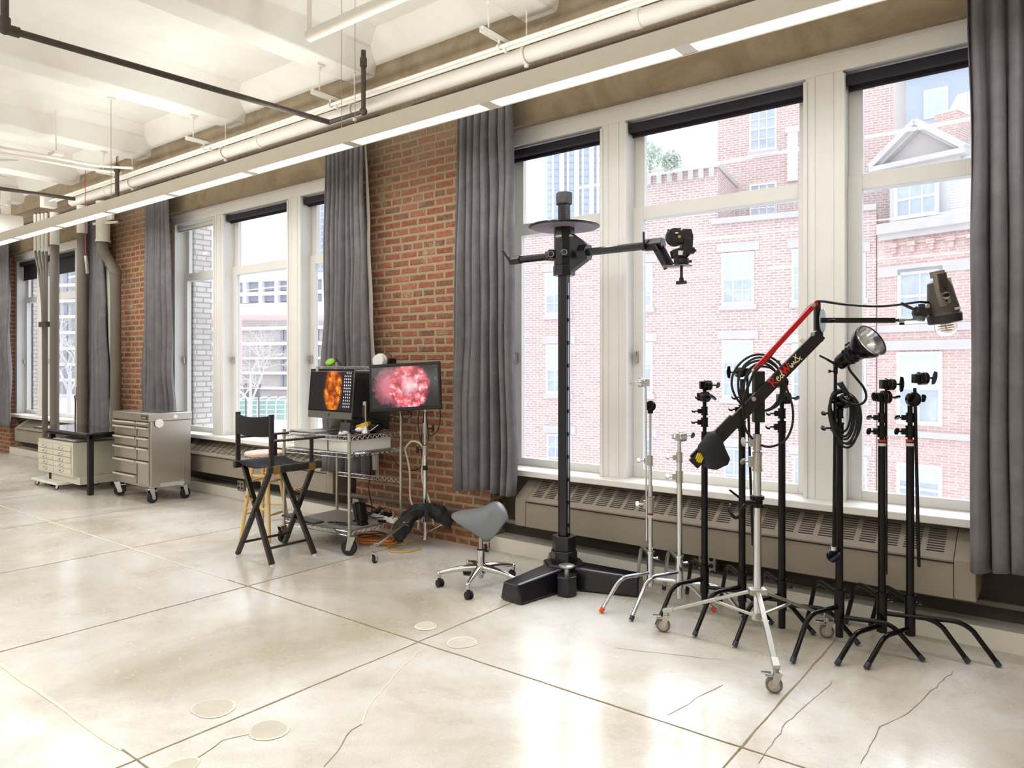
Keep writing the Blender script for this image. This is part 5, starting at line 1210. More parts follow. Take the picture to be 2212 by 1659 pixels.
tag(MB().obox(V(-4.72,4.03,.908),V(.12,0,0),V(0,.15,0),V(0,0,.006)).build('laptop',M_dmetal,bevel=.003),'dark thin laptop resting across the rightmost white tray','laptop')
# bottom shelf things
ZB_=.195
cg=thing('battery_charger','black twin charger dock standing on the bottom cart shelf','charger',(-4.66,3.98,ZB_))
MB().prism([(0,0),(.12,0),(.10,.03),(.03,.045),(0,.03)],V(-4.72,3.94,ZB_),(1,0,0),(0,0,1),(0,1,0),.08).build('dock',M_black,cg,bevel=.004)
for k in (0,1): MB().obox(V(-4.69+.05*k,3.98,ZB_+.10),V(.018,0,.01),V(0,.035,0),V(-.02,0,.07)).build('battery',M_black,cg,bevel=.004)
MB().obox(V(-4.70,3.935,ZB_+.012),V(.05,.0,0),V(0,.006,0),V(0,0,.01)).build('silver_front',M_alu,cg)
ps=thing('power_strip','white power strip lying along the right of the bottom cart shelf','power strip',(-4.62,4.2,ZB_))
MB().obox(V(-4.62,4.20,ZB_+.022),V(.02,.0,0)+V(.17,-.03,0)-V(.02,0,0),V(.005,.025,0),V(0,0,.02)).build('strip_body',mat('white_plastic'),ps,bevel=.005)
mb=MB()
for k in range(4): mb.obox(V(-4.72+.06*k,4.215-.01*k,ZB_+.044),V(.012,0,0),V(0,.010,0),V(0,0,.003))
for k in range(4): pass
mb.build('sockets',M_blackm,ps)
for k in (0,2,3):
    q=V(-4.72+.06*k,4.215-.01*k,ZB_+.046); MB().obox(q+V(0,0,.015),V(.016,0,0),V(0,.014,0),V(0,0,.014)).tube([q+V(0,0,.03),q+V(.01,.02,.06),q+V(.05,.03,.02),q+V(.09,-.05,.0)],.003,5,4).build('plug',M_black,ps)
tag(MB().obox(V(-4.57,4.13,ZB_+.012),V(.03,0,0),V(0,.022,0),V(0,0,.010)).build('hard_drive',M_black,bevel=.004),'small black drive lying flat before the power strip','hard drive')
pp=[]
for i in range(22): pp.append(V(-4.72+.13*math.cos(i*1.3)+rnd.uniform(-.02,.02),4.10+.03*math.sin(i*2.1)+.06,ZB_+.01+rnd.uniform(0,.11)))
cable(pp,.004,'heap of black cables piled at the back of the bottom cart shelf')
pp=[V(-4.70,3.86,ZB_+.006)]
for i in range(9): pp.append(V(-4.80+.10*math.cos(i*1.1+.4)+rnd.uniform(-.02,.02),3.88+.035*math.sin(i*1.7),ZB_+.007))
cable(pp,.0035,'thin black cable lying in loops at the front of the bottom cart shelf')
cable([V(-5.0,4.36,.93),V(-4.98,4.37,.6),V(-5.02,4.38,.4),V(-4.93,4.34,.25),V(-4.85,4.25,.21)],.005,'pair of black cables hanging behind the cart down to the outlet')
cable([V(-5.405,4.535,.19),V(-5.41,4.49,.19),V(-5.42,4.47,.12),V(-5.40,4.40,.05),V(-5.2,4.35,.01)],.006,'yellow cord plugged into the outlet box behind the cart',M_yel)
pp=[]
for i in range(60): a=i*.55; pp.append(V(-4.72+(.20+.02*math.sin(i*1.7))*math.cos(a)+.05*math.sin(i*.37),4.17+(.12+.02*math.cos(i*1.3))*math.sin(a),.008+.0016*i*.5+rnd.uniform(0,.01)))
cable(pp,.006,'coiled orange extension cord piled on the floor under the cart',M_org,'orange_cable')
pp=[G(877,1150,.007),G(862,1158,.007)]
for a in range(0,330,30): an=math.radians(a+130); pp.append(V(-4.36+.13*math.cos(an),4.18+.14*math.sin(an),.007))
cable(pp,.0045,'yellow cord looping on the floor right of the cart',M_yel)
cable([V(-4.53,4.36,.80),V(-4.44,4.36,.86),V(-4.36,4.40,.80),V(-4.37,4.40,.55),V(-4.30,4.42,.35),V(-4.28,4.44,.16)],.008,'thick cream cable curving from the cart beside the monitor stand',mat('cream_cable','#d9d2c2',.5,var=.03))
cable([V(-4.56,4.38,.79),V(-4.52,4.40,.6),V(-4.53,4.42,.35),V(-4.44,4.42,.22),V(-4.40,4.38,.12)],.008,'second thick cream cable hanging down along the right cart post',mat('cream_cable'))
# things on the upper shelf
ZU=1.49
hp=thing('headphones','lime green and black headphones lying on the cart upper shelf','headphones',(-5.28,4.2,ZU))
MB().lathe([(.038,0),(.045,.006),(.045,.02),(.036,.028)],V(-5.27,4.16,ZU+.028),(.2,-.6,.75),20).build('ear_cup',mat('lime_plastic','#7fb52e',.4,var=.05),hp)
MB().tube([V(-5.33,4.2,ZU+.01),V(-5.31,4.19,ZU+.05),V(-5.25,4.20,ZU+.062),V(-5.20,4.22,ZU+.01)],.007,8,4).build('headband',M_black,hp)
bxx=D(815,781,6.15); cb_=thing('camera_box','black rounded camera case with a cable loop on the upper cart shelf','case',(bxx.x,bxx.y,ZU))
MB().obox(V(bxx.x,4.26,ZU+.035),V(.085,0,0),V(0,.05,0),V(0,0,.035)).build('case_body',M_black,cb_,bevel=.012); MB().tube([V(bxx.x-.03,4.27,ZU+.07),V(bxx.x,4.27,ZU+.11),V(bxx.x+.06,4.27,ZU+.09),V(bxx.x+.09,4.26,ZU+.03)],.004,6,5).build('case_cable',M_black,cb_)
wr_=thing('work_lamp','round lamp head with a white rim standing on the upper cart shelf','lamp',(-4.64,4.24,ZU))
MB().lathe([(.05,0),(.062,.006),(.064,.02),(.05,.06)],V(-4.655,4.20,ZU+.045),(.35,-1,.1),28).build('lamp_shell',M_white,wr_); MB().lathe([(.04,0),(.042,.003)],V(-4.655,4.20,ZU+.045)+V(.35,-1,.1).normalized()*-.003,(.35,-1,.1),24).build('lamp_front',M_alu,wr_)
# speaker panel behind the computer
tag(MB().box(-5.14,-4.62,4.245,4.26,ZC+.02,1.44).build('black_board',mat('black_board','#1c1a1e',.5,var=.05),bevel=.003),'tall black board standing behind the computer against the cart rear posts','board')
tag(MB().box(-5.05,-4.985,4.42,4.455,.56,1.10).build('white_batten',M_white,bevel=.003),'white upright batten seen behind the cart shelves below the curtain lining','batten')
# ---------------------------------------------------------------- monitor on rolling stand
mt=thing('monitor','wide black computer monitor tilted on its stand showing a pink peony','monitor',D(876,884,5.95))
dM=5.93
c4=[D(801.5,889,dM+.02),D(954.7,884,dM-.03),D(948.8,778.4,dM+.02),D(794.4,790,dM+.07)]
cx4=sum(c4,Vector())/4; mu=((c4[1]-c4[0])+(c4[2]-c4[3])); W_=mu.length/4; mu.normalize(); mv=((c4[3]-c4[0])+(c4[2]-c4[1])); H_=mv.length/4; mn=mu.cross(mv).normalized(); mv=mn.cross(mu)
if mn.dot(FW)>0: mn=-mn
def mp(a,b,o=0): return cx4+mu*a+mv*b+mn*o
MB().obox(mp(0,0,-.02),mu*W_,mv*H_,mn*.02).build('housing',M_black,mt,bevel=.005)
e=.020
MB().quad(mp(-W_+e,-H_+e*1.4,.0008),mp(W_-e,-H_+e*1.4,.0008),mp(W_-e,H_-e*1.4,.0008),mp(-W_+e,H_-e*1.4,.0008)).build('screen_picture',screen_mat('pink_peony_screen','pink'),mt)
MB().obox(mp(.0,-.02,-.06),mu*.08,mv*.08,mn*.02).build('mount_plate',M_black,mt,bevel=.004)
mb=MB()
for i in range(28):
    a=W_-e-.012-.03*rnd.random()**2; b=H_-e*1.6-.16*rnd.random(); mb.add([mp(a,b,.0012),mp(a+.0035,b,.0012),mp(a+.0035,b+.0035,.0012),mp(a,b+.0035,.0012)],[(0,1,2,3)])
mb.build('screen_specks',mat('speck_grey','#77707a',.5,var=0,emit='#8a828c',estr=.5),mt)
pb=V(-4.335,4.40,0); px_=P0=None
ms=thing('rolling_stand','chrome rolling stand with low splayed legs carrying the wide monitor','stand',pb)
mm=cx4-mn*.10; 
MB().cyl(pb+V(0,0,.04),pb+V(0,0,.80),.018).build('lower_tube',M_chrome,ms)
MB().cyl(pb+V(0,0,.80),pb+V(0,0,1.36),.0135).build('upper_tube',M_chrome,ms)
MB().cyl(pb+V(0,0,1.30),mm+V(0,0,-.0),.012).build('head_arm',M_black,ms)
for z in (.79,.97): 
    k=MB().cyl(pb+V(0,0,z-.045),pb+V(0,0,z+.045),.025).build('collar',M_alu,ms); MB().cyl(pb+V(0,0,z),pb-RT*.055*(1 if z<.9 else -1)+V(0,0,z),.006).obox(pb-RT*.065*(1 if z<.9 else -1)+V(0,0,z),RT*.010,FW*.006,UP*.028).build('tee_knob',M_black,k,bevel=.003)
MB().cyl(pb+V(0,0,.62),pb+V(0,0,.66),.021).build('black_band',M_blackm,ms)
MB().cyl(pb+V(0,0,.19),pb+V(0,0,.25),.030).build('leg_hub',M_chrome,ms); MB().cyl(pb+V(0,0,.04),pb+V(0,0,.075),.024,.018).build('bottom_cap',M_chrome,ms)
for tip in (G(810,1216),G(1051,1192),V(-4.70,4.44,0)):
    d=(tip-pb); d.z=0; L=d.length; d.normalize(); kn=pb+d*L*.45+V(0,0,.235)
    l=MB().bar(pb+V(0,0,.225)+d*.02,kn,.022,.014).bar(kn-d*.02,tip-d*.02+V(0,0,.135),.022,.018).bar(kn-d*.01-V(0,0,.01),pb+V(0,0,.10)+d*.02,.012,.008).build('leg',M_chrome,ms,bevel=.002)
    MB().prism([(-.03,-.02),(.05,-.004),(.05,.008),(-.03,.02)],tip+V(0,0,.128),d,V(-d.y,d.x,0),(0,0,1),.014).cyl(tip+V(0,0,.085),tip+V(0,0,.15),.007).build('leg_tip',M_alu,ms)
    caster(tip-V(0,0,0),.030,.020,V(.3,-1,0),M_alu if 0 else M_rub,M_chrome,ms,hgt=.085)
# cables under the monitor
mc=D(905,889,6.0)
cable([D(865,889,6.02),D(873,905,6.03),D(890,898,6.02),D(880,888,6.03)],.004,'black cable loop hanging under the left half of the pink monitor')
cable([D(905,885,6.05),D(903,920,6.06),D(912,960,6.06),D(925,950,6.08),D(920,890,6.06)],.004,'black cable loop hanging beside the monitor stand tube')
cable([D(950,882,5.98),D(951,905,6.0),D(945,930,6.05),D(930,941,6.1),D(924,935,6.1)],.0045,'black cable swinging from the right edge of the pink monitor')
cable([D(838,888,6.0),D(842,900,6.0),D(852,897,6.0),D(856,888,6.0)],.004,'short black cable loop under the middle of the pink monitor')
cable([D(916,890,6.12),D(910,960,6.22),D(912,1000,6.25),D(898,1015,6.27),D(868,1012,6.33),D(845,985,6.36)],.0045,'long black cable sagging from the monitor stand behind the cart')
# black cloth / sandbag on the legs
M_bag=mat('black_nylon','#17161a',.6,var=.12,scale=20.,bump=.2,bscale=25.)
def lump(name,c,sz,seed,label,cat,m=M_bag,ax=None,nz=.25,par=None,n=30):
    mb=MB(); M=Matrix.Identity(3) if ax is None else ax
    def fn(u,v):
        a=2*PI*u; ph=PI*v; d=Vector((math.sin(ph)*math.cos(a),math.sin(ph)*math.sin(a),math.cos(ph))); k=1+nz*noise.noise(d*1.6+Vector((seed,0,0)))+nz*.4*noise.noise(d*4+Vector((0,seed,0)))
        s=Vector([math.copysign(abs(x)**.8,x) for x in d]); return Vector(c)+M@Vector((s.x*sz[0],s.y*sz[1],s.z*sz[2]))*k
    mb.grid(fn,n,n//2); mb.f=[tuple(reversed(f)) for f in mb.f]
    o=mb.build(name,m,par,ang=180); 
    return tag(o,label,cat) if par is None else o
sb=thing('sandbag','black nylon sandbag saddled over the legs of the rolling monitor stand','sandbag',G(905,1150,.0))
ax_=Matrix((RT,FW,UP)).transposed()
P_=[D(858,1168,5.93),D(862,1158,5.95),D(869,1140,5.96),D(880,1122,5.98),D(897,1106,6.0),D(915,1099,6.02),D(932,1102,6.02),D(948,1108,6.0),D(960,1118,6.0),D(968,1132,5.98),D(970,1142,5.97)]
R_=[.02,.055,.068,.062,.056,.050,.055,.062,.055,.035,.012]
mb=MB(); N_=len(P_); nn=20; vs=[]; fs=[]
for i in range((N_-1)*4+1):
    u=i/4; k=min(int(u),N_-2); f=u-k; c=P_[k].lerp(P_[k+1],f); r=R_[k]*(1-f)+R_[k+1]*f; d=(P_[min(k+1,N_-1)]-P_[k]).normalized(); w_=FW; h_=d.cross(w_).normalized()
    for q in range(nn):
        a=2*PI*q/nn; o=h_*math.cos(a)*r+w_*math.sin(a)*r*.95; o*=1+.28*noise.noise((c+o)*14)+.12*math.sin(q*1.9+i*.5); vs.append(c+o+V(0,0,max(0,.012-(c+o).z)))
for i in range((N_-1)*4):
    for q in range(nn): fs.append((i*nn+q,i*nn+(q+1)%nn,(i+1)*nn+(q+1)%nn,(i+1)*nn+q))
mb.add(vs,fs+[tuple(reversed(range(nn))),tuple(range((N_-1)*4*nn,(N_-1)*4*nn+nn))]); mb.build('bag_body',M_bag,sb,ang=50)
MB().bar(D(921,1085,5.95),D(921,1128,5.94),.03,.012,FW).build('strap',M_bag,sb)
# ---------------------------------------------------------------- C-stands
M_bk=mat('stand_black','#100e10',.22,metal=.4,var=.08); M_tape=mat('white_tape','#d9d2cc',.7,var=.05); M_redl=mat('red_label','#b0322b',.5,var=.05); M_knobg=mat('knob_grey','#343a46',.35,metal=.2,var=.08)
def dirx(az): return RT*math.cos(math.radians(az))-FW*math.sin(math.radians(az))   # azimuth in plan measured from image right toward the viewer
def tee(o,d,L,par,m,mk,sp=.028,tw=.9):
    """spindle plus T-handle along d"""
    o=Vector(o);d=Vector(d).normalized(); k=MB().cyl(o,o+d*L,.0055,n=8).build('t_knob',m,par)
    s=d.cross(UP); s=(UP*math.cos(tw)+s*math.sin(tw)).normalized(); n=d.cross(s)
    MB().prism([(-sp,-.003),(-sp*.9,.011),(-.008,.016),(.008,.016),(sp*.9,.011),(sp,-.003),(.009,-.006),(-.009,-.006)],o+d*L-n*.006,s,d,n,.012).build('t_handle',mk,k,bevel=.002)
def griphead(c,ax,par,m,mk,r=.030,knob=True,flip=1,ks=.03,tw=.4):
    r*=1.15; ks*=1.15
    """grip head: two discs, body and knob. ax: axis toward the knob"""
    c=Vector(c);ax=Vector(ax).normalized()
    g=MB().lathe([(r*.85,-.026),(r,-.022),(r,-.006),(r*.9,-.005),(r*.9,-.002),(r,-.001),(r,.014),(r*.86,.020)],c,ax,22).build('grip_head',m,par)
    o=ax.cross(UP).normalized(); MB().obox(c-ax*.036,ax*.016,o*.020,UP*.024).build('clamp_block',m,g,bevel=.004)
    MB().lathe([(r*.92,-.0045),(r*1.01,-.0045),(r*1.01,-.0025),(r*.92,-.0025)],c,ax,22,False).build('friction_disc',M_tape if m is M_chrome else mat('brown_fibre','#7a4a35',.7,var=.05),g)
    if knob: tee(c+ax*.02,ax,.035,g,m,mk,ks,tw)
    return g
def collar(p,z,h,r,par,m,az,mk=None,L=.03,sp=.022,tw=1.2,k=True):
    c=MB().cyl(p+V(0,0,z-h/2),p+V(0,0,z+h/2),r,n=18).cyl(p+V(0,0,z+h*.36),p+V(0,0,z+h*.5),r*1.1,n=18).cyl(p+V(0,0,z-h*.5),p+V(0,0,z-h*.36),r*1.1,n=18).build('riser_collar',m,par)
    if k:
        d=dirx(az); MB().obox(p+d*(r+.008)+V(0,0,z),d*.014,UP*.5*h*.55,d.cross(UP)*.010).build('clamp_lug',m,c,bevel=.002); tee(p+d*(r+.012)+V(0,0,z),d,L,c,m,mk or m,sp,tw)
    return c
def cstand(name,label,px,Y,col,zb,ztop,legs,rt=.0175,base=None,az0=-110,group=None,tips=None,clk=True,Rl=.385):
    X=XW(px,Y); p=V(X,Y,0); m=M_chrome if col=='chrome' else M_bk
    if col!='chrome': rt=.0195
    t=thing(name,label,'light stand',p)
    MB().cyl(p+V(0,0,zb),p+V(0,0,ztop),rt,n=20).build('column',m,t)
    cast=MB().cyl(p+V(0,0,min(legs)-.035),p+V(0,0,max(legs)+.02),rt+.006,n=18).cyl(p+V(0,0,max(legs)+.02),p+V(0,0,max(legs)+.032),rt+.011,n=18).build('leg_casting',m,t)
    if clk: tee(p+dirx(20)*.02+V(0,0,max(legs)-.01),dirx(20),.02,cast,m,m,.02,1.1)
    for i,(a,z) in enumerate(zip((az0,az0+120,az0+240),legs)):
        a=math.radians(a); d=V(math.cos(a),math.sin(a),0); k=.245 if i<2 else .25
        pts=[p+V(0,0,z)+d*.0,p+V(0,0,z+.004)+d*(k-.05),p+V(0,0,z-.0)+d*k,p+V(0,0,z-.035)+d*(k+.035),p+d*Rl+V(0,0,.012)]
        q=[pts[0],pts[1]]; 
        for s in range(1,6):
            u=s/6; q.append((pts[1]*(1-u)+pts[2]*u)*(1-u)+(pts[2]*(1-u)+pts[3]*u)*u)
        q+= [pts[3],pts[4]]
        l=MB().tube(q,.0125,12).build('leg',m,t)
        dd=(pts[4]-pts[3]).normalized(); MB().cyl(pts[4]-dd*.022,pts[4]+dd*.006,.0145,n=12).build('leg_tip',(tips or M_knobg),l)
    return t,p
GS='black stands in the row by the nearest window'
# two chrome stands at the left of the row
Y1=4.18
t,p=cstand('light_stand','tall chrome stand, leftmost of the stand row, with a drooping grip arm',1405,Y1+.02,'chrome',.10,.74,(.185,.15,.29),rt=.0165,tips=mat('orange_cap','#d8502a',.5,var=.05),Rl=.40)
dz=lambda py,p_: ZD(py,p_.dot(FW))
MB().cyl(p+V(0,0,.7),p+V(0,0,dz(985,p)),.0125,n=16).cyl(p+V(0,0,.9),p+V(0,0,dz(885,p)),.009,n=14).build('riser',M_chrome,t)
collar(p,dz(1090,p),.10,.022,t,M_alu,190,L=.045,sp=.03); collar(p,dz(995,p),.06,.018,t,M_alu,190,L=.04,sp=.026)
MB().cyl(p+V(0,0,dz(1112,p)),p+V(0,0,dz(1108,p)),.0175).build('red_label',M_redl,t); MB().cyl(p+V(0,0,dz(1118,p)),p+V(0,0,dz(1113,p)),.0175).build('white_label',M_tape,t)
g=MB().lathe([(.030,-.014),(.034,-.010),(.034,.010),(.030,.014)],p+V(0,0,dz(877,p)),-FW,20).build('grip_head',M_bk,t); tee(p+V(0,0,dz(877,p))-FW*.014,-FW,.014,g,M_bk,M_bk,.026,2.6)
MB().cyl(p+V(0,0,dz(893,p)),p+V(0,0,dz(884,p)),.018).build('head_base',M_bk,t)
ga=thing('extension_rod','thin chrome grip arm with its own chrome grip head hanging beside the leftmost stand','grip arm',p+V(-.03,-.03,.4))
pa=D(1395,826,p.dot(FW)-.05); MB().cyl(pa,D(1397,1168,p.dot(FW)-.05),.0065,n=12).build('rod',M_chrome,ga)
griphead(pa-RT*.03+V(0,0,.0),-RT,ga,M_chrome,M_alu,.026,True,ks=.010)
t,p=cstand('light_stand','shorter chrome stand with a silver grip head, second from the left of the row',1468,Y1,'chrome',.07,.94,(.23,.17,.30),rt=.0175,tips=M_knobg,Rl=.39)
MB().cyl(p+V(0,0,.9),p+V(0,0,dz(944,p)),.013,n=16).build('riser',M_chrome,t)
collar(p,dz(1030,p),.07,.022,t,M_alu,190,L=.035,sp=.026); collar(p,dz(988,p),.06,.020,t,M_alu,190,L=.035,sp=.022)
griphead(p+V(0,0,dz(942,p))+RT*.022,RT*.95+UP*.08,t,M_chrome,M_knobg,.030,ks=.022,tw=.9); tee(p+V(0,0,dz(943,p))-RT*.015,-RT,.02,t,M_chrome,M_chrome,.018,.8)
# black stands
def blackhead(t,p,py,right=True,sp=.03,tw=.5,py2=None):
    s=1 if right else -1
    griphead(p+V(0,0,dz(py,p))+RT*.022*s,RT*s,t,M_bk,M_knobg,.028,ks=sp,tw=tw)
t,p=cstand('light_stand','black stand whose column stands directly behind the boom arm sandbag',1522,4.19,'black',.06,1.10,(.215,.165,.27),Rl=.385)
collar(p,dz(912,p),.055,.021,t,M_bk,182,L=.030,sp=.012); collar(p,dz(888,p),.05,.019,t,M_bk,182,L=.030,sp=.012)
MB().cyl(p+V(0,0,1.0),p+V(0,0,dz(838,p)),.012).build('riser',M_bk,t)
g=griphead(p+V(0,0,dz(857,p))-FW*.02,-FW*.8+RT*.5,t,M_bk,M_knobg,.028,ks=.025,tw=1.); tee(p+V(0,0,dz(858,p))-RT*.012,-RT,.03,t,M_bk,M_bk,.018,1.2)
blackhead(t,p,832,True,.022,.9)
t,p=cstand('light_stand','black stand just left of the chrome boom stand',1603,4.17,'black',.06,1.16,(.215,.165,.27),Rl=.385)
collar(p,dz(920,p),.06,.021,t,M_bk,182,L=.035,sp=.018); collar(p,dz(884,p),.05,.019,t,M_bk,182,L=.030,sp=.018)
MB().cyl(p+V(0,0,1.1),p+V(0,0,1.42),.012).build('riser',M_bk,t)
griphead(p+V(0,0,dz(858,p))+RT*.01,-RT,t,M_bk,M_bk,.026,ks=.022,tw=1.2); griphead(p+V(0,0,dz(804,p))-RT*.018,-RT,t,M_bk,M_bk,.026,ks=.032,tw=.05)
ga=thing('extension_rod','black grip arm rod hanging between the boom stand and the black stand left of it','grip arm',p+V(.05,-.03,.4))
dd=p.dot(FW)-.045; MB().cyl(D(1614,810,dd),D(1626,1178,dd),.0075,n=12).build('rod',M_bk,ga); MB().cyl(D(1619,950,dd),D(1619.3,958,dd),.0095).build('rod_ring',M_bk,ga)
t,p=cstand('light_stand','black stand between the boom stand and the wide window mullion',1689,4.16,'black',.03,1.16,(.215,.165,.27),Rl=.385)
collar(p,dz(922,p),.065,.022,t,M_bk,182,L=.040,sp=.024); collar(p,dz(893,p),.055,.020,t,M_bk,182,L=.040,sp=.022)
MB().cyl(p+V(0,0,1.1),p+V(0,0,1.42),.012).build('riser',M_bk,t)
griphead(p+V(0,0,dz(860,p))+RT*.025,RT,t,M_bk,M_knobg,.030,ks=.022,tw=1.2); griphead(p+V(0,0,dz(826,p))-RT*.0,FW*-1+RT*.3,t,M_bk,M_bk,.030,knob=False)
t6,p6=cstand('light_stand','black stand carrying the coiled cable and round reflector lamp',1813,4.13,'black',.06,1.16,(.22,.165,.28),Rl=.385)
p=p6; collar(p,dz(925,p),.06,.022,t6,M_bk,184,L=.045,sp=.022); collar(p,dz(893,p),.05,.020,t6,M_bk,184,L=.045,sp=.018)
MB().cyl(p+V(0,0,1.1),p+V(0,0,dz(862,p)),.012).build('riser',M_bk,t6)
g=griphead(p+V(0,0,dz(868,p))-FW*.035,-RT*.8-FW*.5,t6,M_bk,M_bk,.030,ks=.032,tw=1.4)
t,p7=cstand('light_stand','black stand with a white tape band, second from the right end of the row',1905,4.24,'black',.11,1.11,(.13,.195,.275),Rl=.385)
def tophead(t,p,py1,py2,pc1,pc2,dx1=0,dx2=8):
    collar(p,dz(pc1,p),.06,.021,t,M_bk,188,M_bk,.028,.022,2.4); collar(p,dz(pc2,p),.05,.019,t,M_bk,188,M_bk,.028,.022,2.0)
    MB().cyl(p+V(0,0,1.05),p+V(0,0,dz(py1,p)),.0125).build('riser',M_bk,t)
    MB().cyl(p+V(0,0,dz(963,p)),p+V(0,0,dz(957,p)),.0208).build('white_tape',M_tape,t); MB().cyl(p+V(0,0,dz(954,p)),p+V(0,0,dz(949,p)),.0208).build('red_label',M_redl,t)
tophead(t,p7,860,830,932,902)
griphead(p7+V(0,0,dz(858,p7))+RT*.022,RT,t,M_bk,M_bk,.030,ks=.02,tw=1.3); tee(p7+V(0,0,dz(857,p7))-RT*.02,-RT,.018,t,M_bk,M_bk,.024,.2)
g=griphead(p7+V(0,0,dz(830,p7))+RT*.045,RT,t,M_bk,M_bk,.028,ks=.036,tw=.05)
MB().cyl(D(1914,835,p7.dot(FW)-.03),D(1914.6,1240,p7.dot(FW)+.055),.0068,n=10).build('arm_rod',M_bk,t)
t,p8=cstand('light_stand','black stand with a white tape band at the right end of the row',1966,4.28,'black',.11,1.11,(.13,.195,.275),Rl=.385)
tophead(t,p8,862,818,932,902)
g=MB().lathe([(.034,-.014),(.038,-.01),(.038,.01),(.034,.014)],p8+V(0,0,dz(862,p8))-FW*.03,-FW,22).build('grip_head',M_bk,t); tee(p8+V(0,0,dz(862,p8))-FW*.044-RT*.01,-FW,.01,g,M_bk,M_bk,.026,2.6)
tee(p8+V(0,0,dz(860,p8))+RT*.035,RT,.03,t,M_tape,M_bk,.022,.3)
ga=thing('extension_rod','long black grip arm held upright beside the rightmost stand, its silver-edged knob at the top','grip arm',p8+V(.05,0,.45))
dd=p8.dot(FW)-.02; MB().cyl(D(1976,838,dd),D(1985,1224,dd),.0085,n=12).build('rod',M_bk,ga); griphead(D(1994,817,dd),RT+UP*.04,ga,M_bk,M_knobg,.030,ks=.032,tw=.35)
# ---------------------------------------------------------------- boom stand
bp=V(-1.33,3.81,0); dB=bp.dot(FW)
t=thing('boom_stand','chrome rolling stand with three braked casters holding the black boom arm','light stand',bp)
MB().cyl(bp+V(0,0,.175),bp+V(0,0,dz(990,bp)),.0205,n=22).build('lower_tube',M_chrome,t); MB().cyl(bp+V(0,0,1.0),bp+V(0,0,dz(950,bp)),.016,n=20).build('middle_tube',M_chrome,t); MB().cyl(bp+V(0,0,1.08),bp+V(0,0,dz(905,bp)),.013,n=18).build('black_pin',M_bk,t)
collar(bp,dz(997,bp),.10,.024,t,M_alu,183,L=.035,sp=.026,tw=2.2); collar(bp,dz(955,bp),.085,.021,t,M_alu,183,L=.035,sp=.026,tw=.6)
MB().box(bp.x-.003,bp.x+.003,bp.y-.022,bp.y-.018,.95,1.0).build('red_label',M_redl,t)
hb_=MB().cyl(bp+V(0,0,.295),bp+V(0,0,.335),.030,n=8); hb_.obox(bp+V(0,0,.318),RT*.045,FW*.03,UP*.014); hb_.build('upper_hub',M_alu,t,bevel=.003)
MB().cyl(bp+V(0,0,.17),bp+V(0,0,.205),.030,n=8).build('lower_hub',M_alu,t)
for f in (G(1437,1365),G(1677,1497),G(1790,1378)):
    d=(f-bp); d.z=0; L=d.length; d.normalize(); s=V(-d.y,d.x,0); kn=bp+d*L*.44+V(0,0,.235); tipp=f-d*.02
    MB().bar(bp+d*.02+V(0,0,.318),kn,.026,.016).bar(kn-d*.01+V(0,0,.004),tipp+V(0,0,.125),.026,.018).build('leg',M_alu,t,bevel=.003)
    MB().bar(bp+d*.02+V(0,0,.188),kn-V(0,0,.01),.016,.012).build('brace',M_alu,t,bevel=.002)
    MB().bar(tipp-d*.03+V(0,0,.137),tipp+d*.03+V(0,0,.118),.034,.024).cyl(tipp+d*.012+V(0,0,.09),tipp+d*.012+V(0,0,.13),.012).build('leg_socket',M_alu,t,bevel=.003)
    MB().cyl(kn-s*.018,kn+s*.018,.005).build('pivot',M_chrome,t)
    ro=(RT*.75-FW*.2).normalized(); caster(f-ro*.01,.038,.024,ro,mat('caster_grey_rubber','#6e665e',.6,var=.05),M_alu,t,hgt=.098,brake=True,hub=.7,mh=mat('caster_hub_beige','#a89f92',.5,var=.05))
    MB().obox(f-ro*.045+V(0,0,.088),ro*.022,V(-ro.y,ro.x,0)*.014,V(0,0,.003)+ro*.0).build('brake_lever',M_chrome,t,bevel=.001)
# boom arm in the picture-parallel plane
M_bm=mat('boom_black','#1d1918',.42,metal=.2,var=.06); M_red=mat('boom_red','#b3161c',.35,metal=.2,var=.06)
t=thing('lighting_boom','black parallelogram boom arm with RedWing lettering and a red upper bar','boom arm',bp+V(0,0,1.1))
def bq(px,py,o=0.): return D(px,py,dB-o)
MB().obox((bq(1638,912,0)+bq(1638,802,0))/2,RT*.028,FW*.022,UP*((912-802)/2/FP*dB)).build('pivot_block',M_bm,t,bevel=.003)
a,b=bq(1497,1003,.035),bq(1772,722,.035); ad=(b-a).normalized(); an=ad.cross(FW).normalized(); an=an if an.z>0 else -an
MB().obox((a+b)/2,ad*(b-a).length/2,an*.030,FW*.013).build('main_beam',M_bm,t,bevel=.002)
MB().obox((bq(1588,905,.035)+bq(1500,997,.035))/2+an*.004,ad*.15,an*.031,FW*.012).build('beam_sleeve',M_bm,t,bevel=.002)
a2,b2=bq(1627,803,.035),bq(1764,653,.035); rd=(b2-a2).normalized(); rn=rd.cross(FW).normalized()
MB().obox((a2+b2)/2,rd*(b2-a2).length/2,rn*.0125,FW*.010).build('red_bar',M_red,t,bevel=.002)
MB().obox((bq(1765,655,.01)+bq(1765,712,.01))/2,RT*.014,FW*.014,UP*.075).build('head_plate',M_bm,t,bevel=.002)
MB().obox(bq(1771,724,-.01),RT*.012,FW*.014,UP*.035).build('head_lug',M_bm,t,bevel=.002)
MB().lathe([(.062,0),(.062,.004)],bq(1776,693,.0),(RT*.8-FW*.6),36).build('index_disc',mat('grey_disc','#8e959c',.45,metal=.3,var=.04),t)
for px,py in ((1628.5,862),(1755.5,721.5),(1628.5,802),(1757,659)):
    MB().lathe([(.0125,0),(.011,.005),(.006,.007)],bq(px,py,.048 if py>700 and py!=802 else .045),-FW,18).build('pivot_bolt',M_alu,t)
